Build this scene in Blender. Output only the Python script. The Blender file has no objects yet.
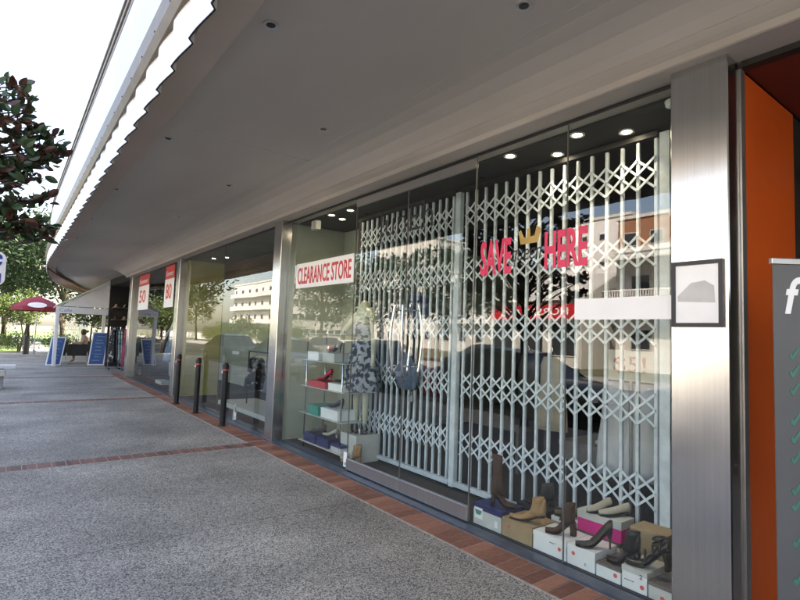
import bpy, math, random
from mathutils import Vector, Matrix
R_=random.Random(7)
sc=bpy.context.scene
COL=sc.collection
H=1.5
# ------------------------------------------------------------------ helpers
def ng(m):
    m.use_nodes=True; return m.node_tree.nodes,m.node_tree.links
def mat(name,a,b=None,rough=.6,metal=0,scale=8,detail=4,bump=0,bscale=None,stretch=(1,1,1),lo=.35,hi=.65,emit=None,es=0,spec=.5,rvar=0,coat=0,bdist=.01):
    m=bpy.data.materials.new(name);N,L=ng(m)
    p=N['Principled BSDF'];p.inputs['Roughness'].default_value=rough;p.inputs['Metallic'].default_value=metal
    p.inputs['Specular IOR Level'].default_value=spec;p.inputs['Coat Weight'].default_value=coat
    b=b or tuple(x*.82 for x in a)
    tc=N.new('ShaderNodeTexCoord');mp=N.new('ShaderNodeMapping');mp.inputs['Scale'].default_value=stretch
    L.new(tc.outputs['Object'],mp.inputs[0])
    n=N.new('ShaderNodeTexNoise');n.inputs['Scale'].default_value=scale;n.inputs['Detail'].default_value=detail
    L.new(mp.outputs[0],n.inputs['Vector'])
    r=N.new('ShaderNodeValToRGB');r.color_ramp.elements[0].position=lo;r.color_ramp.elements[1].position=hi
    r.color_ramp.elements[0].color=(*a,1);r.color_ramp.elements[1].color=(*b,1)
    L.new(n.outputs['Fac'],r.inputs[0]);L.new(r.outputs[0],p.inputs['Base Color'])
    if rvar:
        mr=N.new('ShaderNodeMapRange');mr.inputs['To Min'].default_value=rough-rvar;mr.inputs['To Max'].default_value=rough+rvar
        L.new(n.outputs['Fac'],mr.inputs[0]);L.new(mr.outputs[0],p.inputs['Roughness'])
    if bump:
        n2=N.new('ShaderNodeTexNoise');n2.inputs['Scale'].default_value=bscale or scale*4;n2.inputs['Detail'].default_value=3
        L.new(mp.outputs[0],n2.inputs['Vector'])
        bp=N.new('ShaderNodeBump');bp.inputs['Strength'].default_value=bump;bp.inputs['Distance'].default_value=bdist
        L.new(n2.outputs['Fac'],bp.inputs['Height']);L.new(bp.outputs[0],p.inputs['Normal'])
    if emit:
        p.inputs['Emission Color'].default_value=(*emit,1);p.inputs['Emission Strength'].default_value=es
    return m
def glassmat(name,ior=1.75,tint=(.9,.96,.93),rough=0.0):
    m=bpy.data.materials.new(name);N,L=ng(m);N.remove(N['Principled BSDF'])
    out=N['Material Output'];fr=N.new('ShaderNodeFresnel');fr.inputs[0].default_value=ior
    g=N.new('ShaderNodeNewGeometry');inv=N.new('ShaderNodeMath');inv.operation='SUBTRACT';inv.inputs[0].default_value=1
    L.new(g.outputs['Backfacing'],inv.inputs[1])
    mu=N.new('ShaderNodeMath');mu.operation='MULTIPLY';L.new(fr.outputs[0],mu.inputs[0]);L.new(inv.outputs[0],mu.inputs[1])
    t=N.new('ShaderNodeBsdfTransparent');t.inputs[0].default_value=(*tint,1)
    gl=N.new('ShaderNodeBsdfGlossy');gl.inputs['Roughness'].default_value=rough
    n=N.new('ShaderNodeTexNoise');n.inputs['Scale'].default_value=1.1;n.inputs['Detail'].default_value=1
    tc=N.new('ShaderNodeTexCoord');L.new(tc.outputs['Object'],n.inputs['Vector'])
    bp=N.new('ShaderNodeBump');bp.inputs['Strength'].default_value=.05;bp.inputs['Distance'].default_value=.02
    L.new(n.outputs['Fac'],bp.inputs['Height']);L.new(bp.outputs[0],gl.inputs['Normal'])
    mx=N.new('ShaderNodeMixShader');L.new(mu.outputs[0],mx.inputs[0]);L.new(t.outputs[0],mx.inputs[1]);L.new(gl.outputs[0],mx.inputs[2])
    L.new(mx.outputs[0],out.inputs['Surface']);return m
def wloc(o):
    v=Vector((0,0,0))
    while o is not None: v+=o.location;o=o.parent
    return v
class MB:
    def __init__(s): s.v=[];s.f=[]
    def add(s,vs,fs):
        n=len(s.v);s.v+= [tuple(v) for v in vs];s.f+=[tuple(i+n for i in f) for f in fs];return s
    def box(s,x0,x1,y0,y1,z0,z1):
        return s.add([(x,y,z) for z in (z0,z1) for x,y in ((x0,y0),(x1,y0),(x1,y1),(x0,y1))],[(3,2,1,0),(4,5,6,7),(0,1,5,4),(1,2,6,5),(2,3,7,6),(3,0,4,7)])
    def rbox(s,x0,x1,y0,y1,z0,z1,r=.004):
        # box with chamfered vertical + top edges
        def ring(i,z): return [(x0+i,y0+r,z),(x0+r,y0+i,z),(x1-r,y0+i,z),(x1-i,y0+r,z),(x1-i,y1-r,z),(x1-r,y1-i,z),(x0+r,y1-i,z),(x0+i,y1-r,z)]
        rs=[ring(0,z0),ring(0,z1-r),ring(r*.8,z1)];return s.loft(rs)
    def loft(s,rs,cap=True,close=True):
        n=len(rs[0]);vs=[p for r in rs for p in r];fs=[]
        for i in range(len(rs)-1):
            for j in range(n if close else n-1):
                k=(j+1)%n;fs.append((i*n+j,i*n+k,(i+1)*n+k,(i+1)*n+j))
        if cap: fs.append(tuple(range(n))[::-1]);fs.append(tuple((len(rs)-1)*n+j for j in range(n)))
        return s.add(vs,fs)
    def tube(s,pts,r,n=8,cap=True,flat=1):
        pts=[Vector(p) for p in pts];rs=[]
        for i,p in enumerate(pts):
            d=(pts[min(i+1,len(pts)-1)]-pts[max(i-1,0)]).normalized()
            a=d.cross(Vector((0,0,1)));a=a.normalized() if a.length>1e-3 else Vector((1,0,0))
            b=a.cross(d).normalized();rr=r[i] if isinstance(r,(list,tuple)) else r
            rs.append([p+a*rr*math.cos(2*math.pi*k/n)+b*rr*flat*math.sin(2*math.pi*k/n) for k in range(n)])
        return s.loft(rs,cap)
    def lathe(s,c,prof,n=20):
        rs=[[(c[0]+r*math.cos(2*math.pi*k/n),c[1]+r*math.sin(2*math.pi*k/n),c[2]+z) for k in range(n)] for r,z in prof]
        return s.loft(rs)
    def strip(s,p,q,w,t):   # flat bar in the YZ plane, thickness t along x
        p=Vector(p);q=Vector(q);d=(q-p).normalized();n=Vector((0,-d.z,d.y))*w/2;x=Vector((t/2,0,0))
        return s.loft([[p-n-x,p+n-x,p+n+x,p-n+x],[q-n-x,q+n-x,q+n+x,q-n+x]])
    def prism(s,poly,axis,a0,a1):
        def P(u,v,a): return {'x':(a,u,v),'y':(u,a,v),'z':(u,v,a)}[axis]
        return s.loft([[P(u,v,a0) for u,v in poly],[P(u,v,a1) for u,v in poly]])
    def build(s,name,m,parent=None,smooth=False,fix=True):
        me=bpy.data.meshes.new(name);o=bpy.data.objects.new(name,me);COL.objects.link(o)
        off=wloc(parent) if parent else Vector((0,0,0))
        me.from_pydata([tuple(Vector(v)-off) for v in s.v],[],s.f);me.update()
        if fix:
            import bmesh
            b=bmesh.new();b.from_mesh(me);bmesh.ops.recalc_face_normals(b,faces=b.faces);b.to_mesh(me);b.free()
        if m: me.materials.append(m)
        if smooth:
            for p in me.polygons: p.use_smooth=True
        if parent: o.parent=parent
        return o
def thing(name,label,cat,loc=(0,0,0),group=None,rz=0):
    o=bpy.data.objects.new(name,None);COL.objects.link(o);o.location=loc;o.rotation_euler=(0,0,rz);o.empty_display_size=.1
    return tag(o,label,cat,group)
def tag(o,label,cat,group=None):
    o['label']=label;o['category']=cat
    if group:o['group']=group
    return o
def struct(o,kind='structure'): o['kind']=kind;return o
def dup(o,loc=None,rz=None,label=None,group=None,parent=None):
    c=o.copy();COL.objects.link(c)
    if parent: c.parent=parent
    if loc is not None: c.location=loc
    if rz is not None: c.rotation_euler=(0,0,rz)
    if label: c['label']=label
    if group: c['group']=group
    for ch in list(o.children): dup(ch,parent=c)
    return c
def text(name,s,m,parent,origin,ux,uz,w,h,bold=0,shear=0,depth=.0015,mirror=False):
    """mesh lettering fitted to a w x h box; ux/uz = world unit vectors of reading and up"""
    cu=bpy.data.curves.new(name,'FONT');cu.body=s;cu.offset=bold;cu.shear=shear;cu.extrude=.001;cu.resolution_u=3
    t=bpy.data.objects.new(name+'_tmp',cu);COL.objects.link(t)
    dg=bpy.context.evaluated_depsgraph_get();dg.update()
    me=bpy.data.meshes.new_from_object(t.evaluated_get(dg));bpy.data.objects.remove(t)
    xs=[v.co.x for v in me.vertices];ys=[v.co.y for v in me.vertices]
    sx=w/(max(xs)-min(xs));sy=h/(max(ys)-min(ys));x0=min(xs);y0=min(ys)
    ux=Vector(ux);uz=Vector(uz);nn=ux.cross(uz);O=Vector(origin)-(wloc(parent) if parent else Vector((0,0,0)))
    for v in me.vertices:
        c=v.co.copy();v.co=O+ux*((c.x-x0)*sx)+uz*((c.y-y0)*sy)+nn*(depth*(1 if c.z>0 else -1))
    me.name=name;me.materials.clear();me.materials.append(m)
    o=bpy.data.objects.new(name,me);COL.objects.link(o)
    if parent:o.parent=parent
    return o
# ------------------------------------------------------------------ materials
def pavement():
    m=bpy.data.materials.new('exposed_aggregate');N,L=ng(m);p=N['Principled BSDF'];p.inputs['Roughness'].default_value=.75;p.inputs['Specular IOR Level'].default_value=.3
    tc=N.new('ShaderNodeTexCoord')
    v=N.new('ShaderNodeTexVoronoi');v.inputs['Scale'].default_value=150;L.new(tc.outputs['Object'],v.inputs['Vector'])
    sp=N.new('ShaderNodeSeparateColor');L.new(v.outputs['Color'],sp.inputs[0])
    r=N.new('ShaderNodeValToRGB');e=r.color_ramp.elements
    e[0].position=0;e[0].color=(.085,.076,.07,1);e[1].position=1;e[1].color=(.62,.56,.45,1)
    for q,c in ((.22,(.14,.127,.118)),(.45,(.31,.278,.235)),(.62,(.41,.362,.305)),(.8,(.48,.42,.35))):
        x=e.new(q);x.color=(*c,1)
    L.new(sp.outputs[0],r.inputs[0])
    n=N.new('ShaderNodeTexNoise');n.inputs['Scale'].default_value=.9;n.inputs['Detail'].default_value=7;L.new(tc.outputs['Object'],n.inputs['Vector'])
    r2=N.new('ShaderNodeMapRange');r2.inputs['From Min'].default_value=.3;r2.inputs['From Max'].default_value=.7;r2.inputs['To Min'].default_value=.78;r2.inputs['To Max'].default_value=1.3;L.new(n.outputs['Fac'],r2.inputs[0])
    # two thin sawn joints and wide stains across the walk
    sx=N.new('ShaderNodeSeparateXYZ');L.new(tc.outputs['Object'],sx.inputs[0])
    n3=N.new('ShaderNodeTexNoise');n3.inputs['Scale'].default_value=5;L.new(tc.outputs['Object'],n3.inputs['Vector'])
    prev=r2.outputs[0]
    for yj in (4.03,9.4,14.9):
        a=N.new('ShaderNodeMath');a.operation='MULTIPLY_ADD';a.inputs[1].default_value=.03;L.new(n3.outputs['Fac'],a.inputs[0]);L.new(sx.outputs[1],a.inputs[2])
        b=N.new('ShaderNodeMath');b.operation='COMPARE';b.inputs[1].default_value=yj+.015;b.inputs[2].default_value=.011;L.new(a.outputs[0],b.inputs[0])
        c=N.new('ShaderNodeMath');c.operation='MULTIPLY_ADD';c.inputs[1].default_value=-.24;c.inputs[2].default_value=1;L.new(b.outputs[0],c.inputs[0])
        d=N.new('ShaderNodeMath');d.operation='MULTIPLY';L.new(prev,d.inputs[0]);L.new(c.outputs[0],d.inputs[1]);prev=d.outputs[0]
    # gum spots and small stains
    v2=N.new('ShaderNodeTexVoronoi');v2.inputs['Scale'].default_value=1.7;L.new(tc.outputs['Object'],v2.inputs['Vector'])
    g=N.new('ShaderNodeMapRange');g.inputs['From Min'].default_value=.035;g.inputs['From Max'].default_value=.055;g.inputs['To Min'].default_value=.72;L.new(v2.outputs['Distance'],g.inputs[0])
    n5=N.new('ShaderNodeTexNoise');n5.inputs['Scale'].default_value=.35;n5.inputs['Detail'].default_value=9;n5.inputs['Roughness'].default_value=.65;mp5=N.new('ShaderNodeMapping');mp5.inputs['Scale'].default_value=(1,2.2,1);L.new(tc.outputs['Object'],mp5.inputs[0]);L.new(mp5.outputs[0],n5.inputs['Vector'])
    g5=N.new('ShaderNodeMapRange');g5.inputs['From Min'].default_value=.42;g5.inputs['From Max'].default_value=.62;g5.inputs['To Min'].default_value=.80;g5.inputs['To Max'].default_value=1.06;L.new(n5.outputs['Fac'],g5.inputs[0])
    for q in (g,g5):
        d=N.new('ShaderNodeMath');d.operation='MULTIPLY';L.new(prev,d.inputs[0]);L.new(q.outputs[0],d.inputs[1]);prev=d.outputs[0]
    mx=N.new('ShaderNodeVectorMath');mx.operation='SCALE';L.new(r.outputs[0],mx.inputs[0]);L.new(prev,mx.inputs['Scale'])
    L.new(mx.outputs[0],p.inputs['Base Color'])
    bp=N.new('ShaderNodeBump');bp.inputs['Strength'].default_value=.35;bp.inputs['Distance'].default_value=.003;bp.invert=True
    L.new(v.outputs['Distance'],bp.inputs['Height']);L.new(bp.outputs[0],p.inputs['Normal'])
    return m
def perobj(name,a,b,rough,scale=30,bump=.2):
    """tiles: colour differs tile by tile (white noise on snapped coordinates)"""
    m=mat(name,a,b,rough=rough,scale=scale,bump=bump);return m
def tilemat(name,axis,pitch,a,b):
    m=bpy.data.materials.new(name);N,L=ng(m);p=N['Principled BSDF'];p.inputs['Roughness'].default_value=.62
    tc=N.new('ShaderNodeTexCoord');sx=N.new('ShaderNodeSeparateXYZ');L.new(tc.outputs['Object'],sx.inputs[0])
    d=N.new('ShaderNodeMath');d.operation='DIVIDE';d.inputs[1].default_value=pitch;L.new(sx.outputs[axis],d.inputs[0])
    f=N.new('ShaderNodeMath');f.operation='FLOOR';L.new(d.outputs[0],f.inputs[0])
    w=N.new('ShaderNodeTexWhiteNoise');w.noise_dimensions='1D';L.new(f.outputs[0],w.inputs['W'])
    n=N.new('ShaderNodeTexNoise');n.inputs['Scale'].default_value=25;n.inputs['Detail'].default_value=6;L.new(tc.outputs['Object'],n.inputs['Vector'])
    ad=N.new('ShaderNodeMath');ad.operation='ADD';L.new(w.outputs[0],ad.inputs[0]);L.new(n.outputs[0],ad.inputs[1])
    r=N.new('ShaderNodeValToRGB');r.color_ramp.elements[0].position=.3;r.color_ramp.elements[1].position=1;r.color_ramp.elements[0].color=(*a,1);r.color_ramp.elements[1].color=(*b,1)
    hv=N.new('ShaderNodeMath');hv.operation='MULTIPLY';hv.inputs[1].default_value=.66;L.new(ad.outputs[0],hv.inputs[0]);L.new(hv.outputs[0],r.inputs[0]);L.new(r.outputs[0],p.inputs['Base Color'])
    return m
def steelmat(name,base=(.60,.60,.60),rough=.2):
    m=bpy.data.materials.new(name);N,L=ng(m);p=N['Principled BSDF'];p.inputs['Metallic'].default_value=1;p.inputs['Roughness'].default_value=rough
    tc=N.new('ShaderNodeTexCoord');mp=N.new('ShaderNodeMapping');mp.inputs['Scale'].default_value=(120,120,.6);L.new(tc.outputs['Object'],mp.inputs[0])
    n=N.new('ShaderNodeTexNoise');n.inputs['Scale'].default_value=1;n.inputs['Detail'].default_value=4;L.new(mp.outputs[0],n.inputs['Vector'])
    n2=N.new('ShaderNodeTexNoise');n2.inputs['Scale'].default_value=3.5;n2.inputs['Detail'].default_value=8;n2.inputs['Distortion'].default_value=.3;L.new(tc.outputs['Object'],n2.inputs['Vector'])
    r=N.new('ShaderNodeValToRGB');r.color_ramp.elements[0].position=.3;r.color_ramp.elements[1].position=.7
    r.color_ramp.elements[0].color=(*[x*.88 for x in base],1);r.color_ramp.elements[1].color=(*base,1);L.new(n.outputs[0],r.inputs[0]);L.new(r.outputs[0],p.inputs['Base Color'])
    mr=N.new('ShaderNodeMapRange');mr.inputs['To Min'].default_value=rough-.04;mr.inputs['To Max'].default_value=rough+.09;L.new(n2.outputs[0],mr.inputs[0]);L.new(mr.outputs[0],p.inputs['Roughness'])
    bp=N.new('ShaderNodeBump');bp.inputs['Strength'].default_value=.06;bp.inputs['Distance'].default_value=.0003;L.new(n.outputs[0],bp.inputs['Height']);L.new(bp.outputs[0],p.inputs['Normal'])
    return m
M={}
M['pave']=pavement()
M['tile']=tilemat('terracotta_tile_along',1,.105,(.17,.065,.04),(.40,.17,.10))
M['tilex']=tilemat('terracotta_tile_across',0,.13,(.13,.06,.045),(.27,.12,.085))
M['grout']=mat('grout',(.42,.37,.33),(.3,.26,.23),rough=.9,scale=20)
M['sill']=mat('dark_slate_sill',(.045,.055,.075),(.075,.085,.105),rough=.4,scale=14,bump=.1)
M['steel']=steelmat('brushed_steel')
M['rail']=steelmat('door_rail_steel',(.5,.5,.5),.35)
M['chrome']=mat('chrome',(.7,.7,.7),rough=.12,metal=1,scale=3)
M['soffit']=mat('soffit_paint',(.55,.505,.455),(.465,.425,.38),rough=.8,scale=1.1,detail=7,bump=.05,bscale=2,stretch=(1,.35,1))
M['lip']=mat('canopy_lip_paint',(.50,.41,.34),(.43,.345,.28),rough=.7,scale=2,stretch=(1,.4,1))
M['cornice']=mat('cornice_cream',(.50,.45,.40),(.42,.375,.33),rough=.7,scale=2.5,detail=7,stretch=(1,.35,3))
M['corr']=mat('corrugated_white',(.82,.82,.83),(.74,.72,.7),rough=.35,scale=3)
M['flash']=mat('beige_flashing',(.17,.13,.08),(.135,.10,.06),rough=.5,scale=6)
M['panel']=mat('fascia_panel_white',(.60,.63,.68),(.55,.58,.63),rough=.4,scale=1)
M['black']=mat('black_edge',(.015,.015,.015),rough=.5)
M['render']=mat('white_render',(.72,.71,.68),(.62,.61,.58),rough=.85,scale=3,bump=.1)
M['glass']=glassmat('shop_glass',1.88,(.93,.96,.945))
M['gatew']=mat('gate_white_enamel',(.70,.78,.85),(.57,.64,.70),rough=.35,scale=12)
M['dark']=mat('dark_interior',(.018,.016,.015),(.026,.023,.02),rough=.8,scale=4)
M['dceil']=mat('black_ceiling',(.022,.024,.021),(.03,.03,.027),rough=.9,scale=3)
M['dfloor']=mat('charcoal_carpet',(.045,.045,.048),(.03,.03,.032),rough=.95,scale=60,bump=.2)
M['pale']=mat('pale_green_wall',(.42,.45,.38),(.36,.39,.33),rough=.8,scale=2)
M['yellow']=mat('olive_yellow_wall',(.46,.42,.18),(.38,.35,.15),rough=.8,scale=2)
M['gceil']=mat('grey_green_ceiling',(.2,.21,.18),(.16,.17,.15),rough=.8,scale=2)
M['brown']=mat('brown_slats',(.13,.085,.055),(.07,.045,.03),rough=.7,scale=5,stretch=(1,1,12))
M['orange']=mat('orange_paint',(.74,.115,.012),(.66,.10,.011),rough=.55,scale=1.5,detail=6)
M['alu']=mat('aluminium_frame',(.45,.45,.45),(.38,.38,.38),rough=.4,metal=.8)
M['blk']=mat('black_powdercoat',(.012,.012,.014),(.02,.02,.022),rough=.35,scale=20)
M['red']=mat('red_print',(.62,.02,.035),(.58,.02,.03),rough=.45)
M['pinkred']=mat('hot_pink_vinyl',(.75,.03,.11),(.7,.03,.1),rough=.4)
M['white']=mat('white_card',(.88,.88,.88),(.85,.85,.85),rough=.5)
M['offw']=mat('off_white',(.62,.62,.59),(.55,.55,.52),rough=.6)
M['gold']=mat('gold_vinyl',(.50,.33,.09),(.44,.28,.07),rough=.35)
M['kraft']=mat('kraft_card',(.42,.30,.17),(.36,.25,.14),rough=.8,scale=10)
M['navy']=mat('navy_card',(.02,.03,.14),(.018,.025,.11),rough=.4)
M['grey']=mat('grey_card',(.16,.15,.14),(.13,.12,.11),rough=.7)
M['pinkc']=mat('magenta_card',(.78,.02,.28),(.7,.02,.25),rough=.4)
M['teal']=mat('teal_card',(.02,.32,.24),rough=.4)
M['dotred']=mat('dot_sticker',(.8,.12,.09),rough=.5)
M['ink']=mat('black_ink',(.02,.02,.025),rough=.5)
M['tanl']=mat('tan_suede',(.42,.25,.12),(.34,.19,.09),rough=.9,scale=14,bump=.2)
M['brownl']=mat('brown_suede',(.075,.035,.02),(.05,.024,.014),rough=.8,scale=20,bump=.2)
M['blackl']=mat('black_leather',(.012,.011,.012),(.02,.018,.018),rough=.35,scale=20,bump=.2)
M['greyl']=mat('grey_suede',(.075,.07,.06),(.055,.05,.045),rough=.85,scale=20,bump=.2)
M['creaml']=mat('cream_leather',(.5,.46,.38),rough=.5)
M['olivel']=mat('olive_suede',(.12,.11,.06),rough=.85)
M['skinm']=mat('mannequin_gloss',(.50,.50,.38),(.46,.46,.35),rough=.3,scale=2)
M['blue']=mat('sign_blue',(.01,.06,.42),rough=.4)
M['chalk']=mat('menu_board_blue',(.05,.13,.34),(.04,.1,.27),rough=.6,scale=6)
M['bannerg']=mat('banner_grey',(.105,.108,.112),(.07,.072,.076),rough=.5,scale=.8,stretch=(1,1,1))
M['green']=mat('tick_green',(.045,.18,.13),rough=.5)
M['road']=mat('asphalt',(.055,.055,.058),(.04,.04,.042),rough=.9,scale=40,bump=.3)
M['conc']=mat('kerb_concrete',(.38,.37,.35),(.3,.29,.27),rough=.85,scale=8,bump=.2)
M['grass']=mat('grass_blades',(.07,.13,.03),(.11,.16,.045),rough=.9,scale=3,detail=8,bump=.5,bscale=60)
M['soil']=mat('ground_soil',(.16,.15,.09),(.09,.11,.05),rough=.95,scale=.5,detail=8)
M['bark']=mat('bark',(.11,.085,.065),(.06,.047,.036),rough=.9,scale=8,bump=.6,stretch=(1,1,.25))
M['brickr']=mat('red_brown_brick',(.40,.20,.12),(.30,.14,.085),rough=.9,scale=14,detail=6)
M['wwin']=mat('window_glass_dark',(.03,.035,.045),(.05,.055,.065),rough=.08,scale=1)
M['tentw']=mat('tent_white',(.8,.8,.8),(.74,.74,.75),rough=.5,scale=3)
M['umbr']=mat('umbrella_red',(.22,.008,.025),(.18,.007,.02),rough=.7)
M['skin']=mat('skin',(.42,.26,.19),rough=.55)
M['hair']=mat('hair',(.07,.035,.02),rough=.6)
M['shirt']=mat('tan_shirt',(.32,.27,.2),rough=.8)
M['denim']=mat('denim',(.06,.09,.15),(.10,.14,.21),rough=.85,scale=25)
M['carpaint']=mat('dark_car_paint',(.008,.008,.009),rough=.4,coat=.3)
M['carwhite']=mat('white_car_paint',(.7,.7,.71),rough=.2,coat=1)
M['carsilver']=mat('silver_car_paint',(.35,.37,.4),rough=.25,metal=.6,coat=1)
M['tyre']=mat('tyre_rubber',(.02,.02,.02),rough=.85)
M['lens']=mat('red_lens',(.4,.01,.01),rough=.2)
M['lampoff']=mat('lamp_glass_dark',(.05,.05,.05),rough=.2)
M['lampring']=mat('lamp_ring',(.5,.5,.49),rough=.35)
M['lit']=mat('lit_lamp',(1,.95,.85),rough=.4,emit=(1,.86,.66),es=14)
def leafmat(name,top,under,var,rough=.45):
    m=bpy.data.materials.new(name);N,L=ng(m);p=N['Principled BSDF'];p.inputs['Roughness'].default_value=rough
    tc=N.new('ShaderNodeTexCoord');n=N.new('ShaderNodeTexNoise');n.inputs['Scale'].default_value=var;n.inputs['Detail'].default_value=5;L.new(tc.outputs['Object'],n.inputs['Vector'])
    a=N.new('ShaderNodeValToRGB');a.color_ramp.elements[0].position=.35;a.color_ramp.elements[1].position=.65
    a.color_ramp.elements[0].color=(*[x*.6 for x in top],1);a.color_ramp.elements[1].color=(*[x*1.35 for x in top],1);L.new(n.outputs[0],a.inputs[0])
    g=N.new('ShaderNodeNewGeometry');mx=N.new('ShaderNodeMix');mx.data_type='RGBA';L.new(g.outputs['Backfacing'],mx.inputs['Factor']);L.new(a.outputs[0],mx.inputs['A']);mx.inputs['B'].default_value=(*under,1)
    L.new(mx.outputs['Result'],p.inputs['Base Color'])
    tr=N.new('ShaderNodeBsdfTranslucent');L.new(mx.outputs['Result'],tr.inputs[0]);ms=N.new('ShaderNodeMixShader');ms.inputs[0].default_value=.25
    L.new(p.outputs[0],ms.inputs[1]);L.new(tr.outputs[0],ms.inputs[2]);L.new(ms.outputs[0],N['Material Output'].inputs['Surface'])
    return m
M['mag']=leafmat('magnolia_leaf',(.035,.065,.028),(.075,.03,.02),2.5,.3)
M['leaf']=leafmat('green_leaf',(.02,.05,.016),(.03,.06,.02),.6)
M['leafl']=leafmat('light_green_leaf',(.10,.15,.035),(.12,.17,.05),.8)
M['leafd']=leafmat('dark_green_leaf',(.018,.045,.018),(.03,.06,.025),.6)
def printed(name,cols,scale,kind='noise'):
    m=mat(name,cols[0],cols[1],rough=.85,scale=scale,detail=3,lo=.46,hi=.54);return m
M['dressp']=printed('swirl_print',((.05,.06,.09),(.42,.46,.52)),17)
M['dresspk']=printed('pink_print',((.65,.12,.22),(.75,.5,.5)),20)
M['dressb']=mat('black_white_print',(.012,.012,.016),(.35,.35,.35),rough=.85,scale=9,detail=3,lo=.58,hi=.62)
M['dresst']=printed('teal_print',((.08,.25,.28),(.5,.55,.55)),15)
M['dressm']=printed('maroon_print',((.12,.01,.03),(.3,.05,.08)),15)

# ------------------------------------------------------------------ camera
Rw=[[0.7952111206264328,0.07161407839888624,0.6020886125871598],[-0.6052886558055328,0.035514385417161363,0.7952134126016566],[0.03556566863119656,-0.9967999559608334,0.07158862347675383]]
cd=bpy.data.cameras.new('camera');cam=bpy.data.objects.new('camera',cd);COL.objects.link(cam);sc.camera=cam
mw=Matrix([[Rw[i][0],-Rw[i][1],-Rw[i][2],(0,0,H)[i]] for i in range(3)]+[[0,0,0,1]])
cam.matrix_world=mw;cd.sensor_width=36;cd.lens=36*515/800;cd.clip_start=.05;cd.clip_end=2000
# ------------------------------------------------------------------ world + sun
w=bpy.data.worlds.new('World');sc.world=w;w.use_nodes=True;N=w.node_tree.nodes;L=w.node_tree.links
sky=N.new('ShaderNodeTexSky');sky.sky_type='NISHITA';sky.sun_disc=False
EL=math.radians(44);AZ=math.radians(-24)   # direction to the sun, angle from +X towards +Y
sd=Vector((math.cos(EL)*math.cos(AZ),math.cos(EL)*math.sin(AZ),math.sin(EL)))
sky.sun_elevation=EL;sky.sun_rotation=math.pi/2-AZ;sky.air_density=1;sky.dust_density=2.5;sky.ozone_density=1
bg=N['Background'];L.new(sky.outputs[0],bg.inputs[0]);bg.inputs[1].default_value=.15
sl=bpy.data.lights.new('sun','SUN');sl.energy=4.4;sl.angle=math.radians(.5);sl.color=(1,.95,.87)
so=bpy.data.objects.new('sun',sl);COL.objects.link(so);so.rotation_euler=(-sd).to_track_quat('-Z','Y').to_euler();so.location=(20,-5,30)
v=sc.view_settings;v.view_transform='Standard';v.look='None';v.gamma=1;v.use_curve_mapping=False;v.exposure=2.6;v.use_white_balance=True;v.white_balance_temperature=7500;v.white_balance_tint=14
sc.cycles.max_bounces=7;sc.cycles.transparent_max_bounces=16;sc.cycles.diffuse_bounces=4;sc.cycles.glossy_bounces=4

# ------------------------------------------------------------------ ground
struct(MB().box(-300,300,-200,600,-.4,-.16).build('ground',M['soil']))
struct(MB().box(-12,-1.75,-80,260,-.155,-.13).build('road',M['road']))
struct(MB().box(-1.75,40,-30,33.5,-.15,0).build('footpath',M['pave']))
struct(MB().box(-15.5,-12.15,-80,260,-.15,0).build('far_footpath',M['conc']))
k=MB()
y=-30
while y<33: k.rbox(-1.9,-1.76,y,y+1.19,-.15,.003,.01);y+=1.2
struct(k.build('kerb',M['conc']))
struct(MB().box(-12.14,-12.0,-80,260,-.15,.002).build('far_kerb',M['conc']))
lm=MB()
for i in range(-12,40): lm.box(-7.0,-6.88,i*6,i*6+3,-.126,-.122)
struct(lm.build('lane_marking',M['white']))
g=MB();y=-2.0
while y<18.6: g.rbox(2.687,2.943,y+.003,y+.102,0,.0075,.003);y+=.105
struct(MB().box(2.675,2.955,-2,18.6,-.01,.0045).build('tile_grout',M['grout']))
struct(g.build('tile_border',M['tile']))
g=MB();gg=MB()
for yb in (6.6,12.08,17.6):
    gg.box(-1.6,2.672,yb-.006,yb+.216,-.01,.0045);x=-1.6
    while x<2.6: g.rbox(x+.004,x+.126,yb,yb+.21,0,.0075,.003);x+=.13
struct(gg.build('cross_band_grout',M['grout']));struct(g.build('cross_tile_band',M['tilex']))

# ------------------------------------------------------------------ shop building
shop=thing('shop_building','long glass fronted shop with brushed steel columns under a deep grey canopy','building',(3.0,9.0,0))
MB().box(2.957,3.07,1.40,17.6,0,.022).build('sill',M['sill'],shop)
fl=MB().box(3.09,8,1.0,17.9,-.01,.02).build('interior_floor',M['dfloor'],shop)
def column(y0,y1,xb):
    c=MB();c.rbox(2.96,xb,y0,y1,0,3.079,.006);o=c.build('column',M['steel'],shop)
    return o
column(1.085,1.385,3.105);column(6.70,6.955,3.12);column(12.05,12.34,3.12);column(17.6,17.98,3.3)
# glass bays: (y0,y1)
for a,b in ((1.39,2.148),(2.154,3.044),(4.934,6.69),(6.96,9.4),(9.406,12.04),(12.35,15.0),(15.006,17.59)):
    MB().box(3.075,3.085,a,b,.023,3.058).build('window_pane',M['glass'],shop)
for a,b in ((3.05,3.978),(3.984,4.928)):
    d=MB().box(3.075,3.085,a,b,.15,2.96).build('glass_door',M['glass'],shop)
    MB().rbox(3.062,3.098,a,b,.034,.149,.004).build('kick_rail',M['rail'],d)
    yy=a+.16 if a>3.5 else b-.14
    s=-1 if a>3.5 else 1
    for x,dx in ((3.0,-1),(3.16,1)):
        h=MB();pts=[];yc=(4.02 if a>3.5 else 3.90) + (0 if dx<0 else -.02)
        for i in range(13):
            t=i/12;z=1.12+t*.74;pts.append((x+dx*.035*math.sin(math.pi*t),yc+(-s)*.02*math.sin(math.pi*t)+s*-.02*(1-t),z))
        h.tube(pts,.014,8)
        for z in (1.22,1.76): h.tube([(x,yc-s*.02,z),(3.074 if dx<0 else 3.086,yc-s*.02,z)],.008,6)
        h.build('door_handle',M['chrome'],d,smooth=True)
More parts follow.
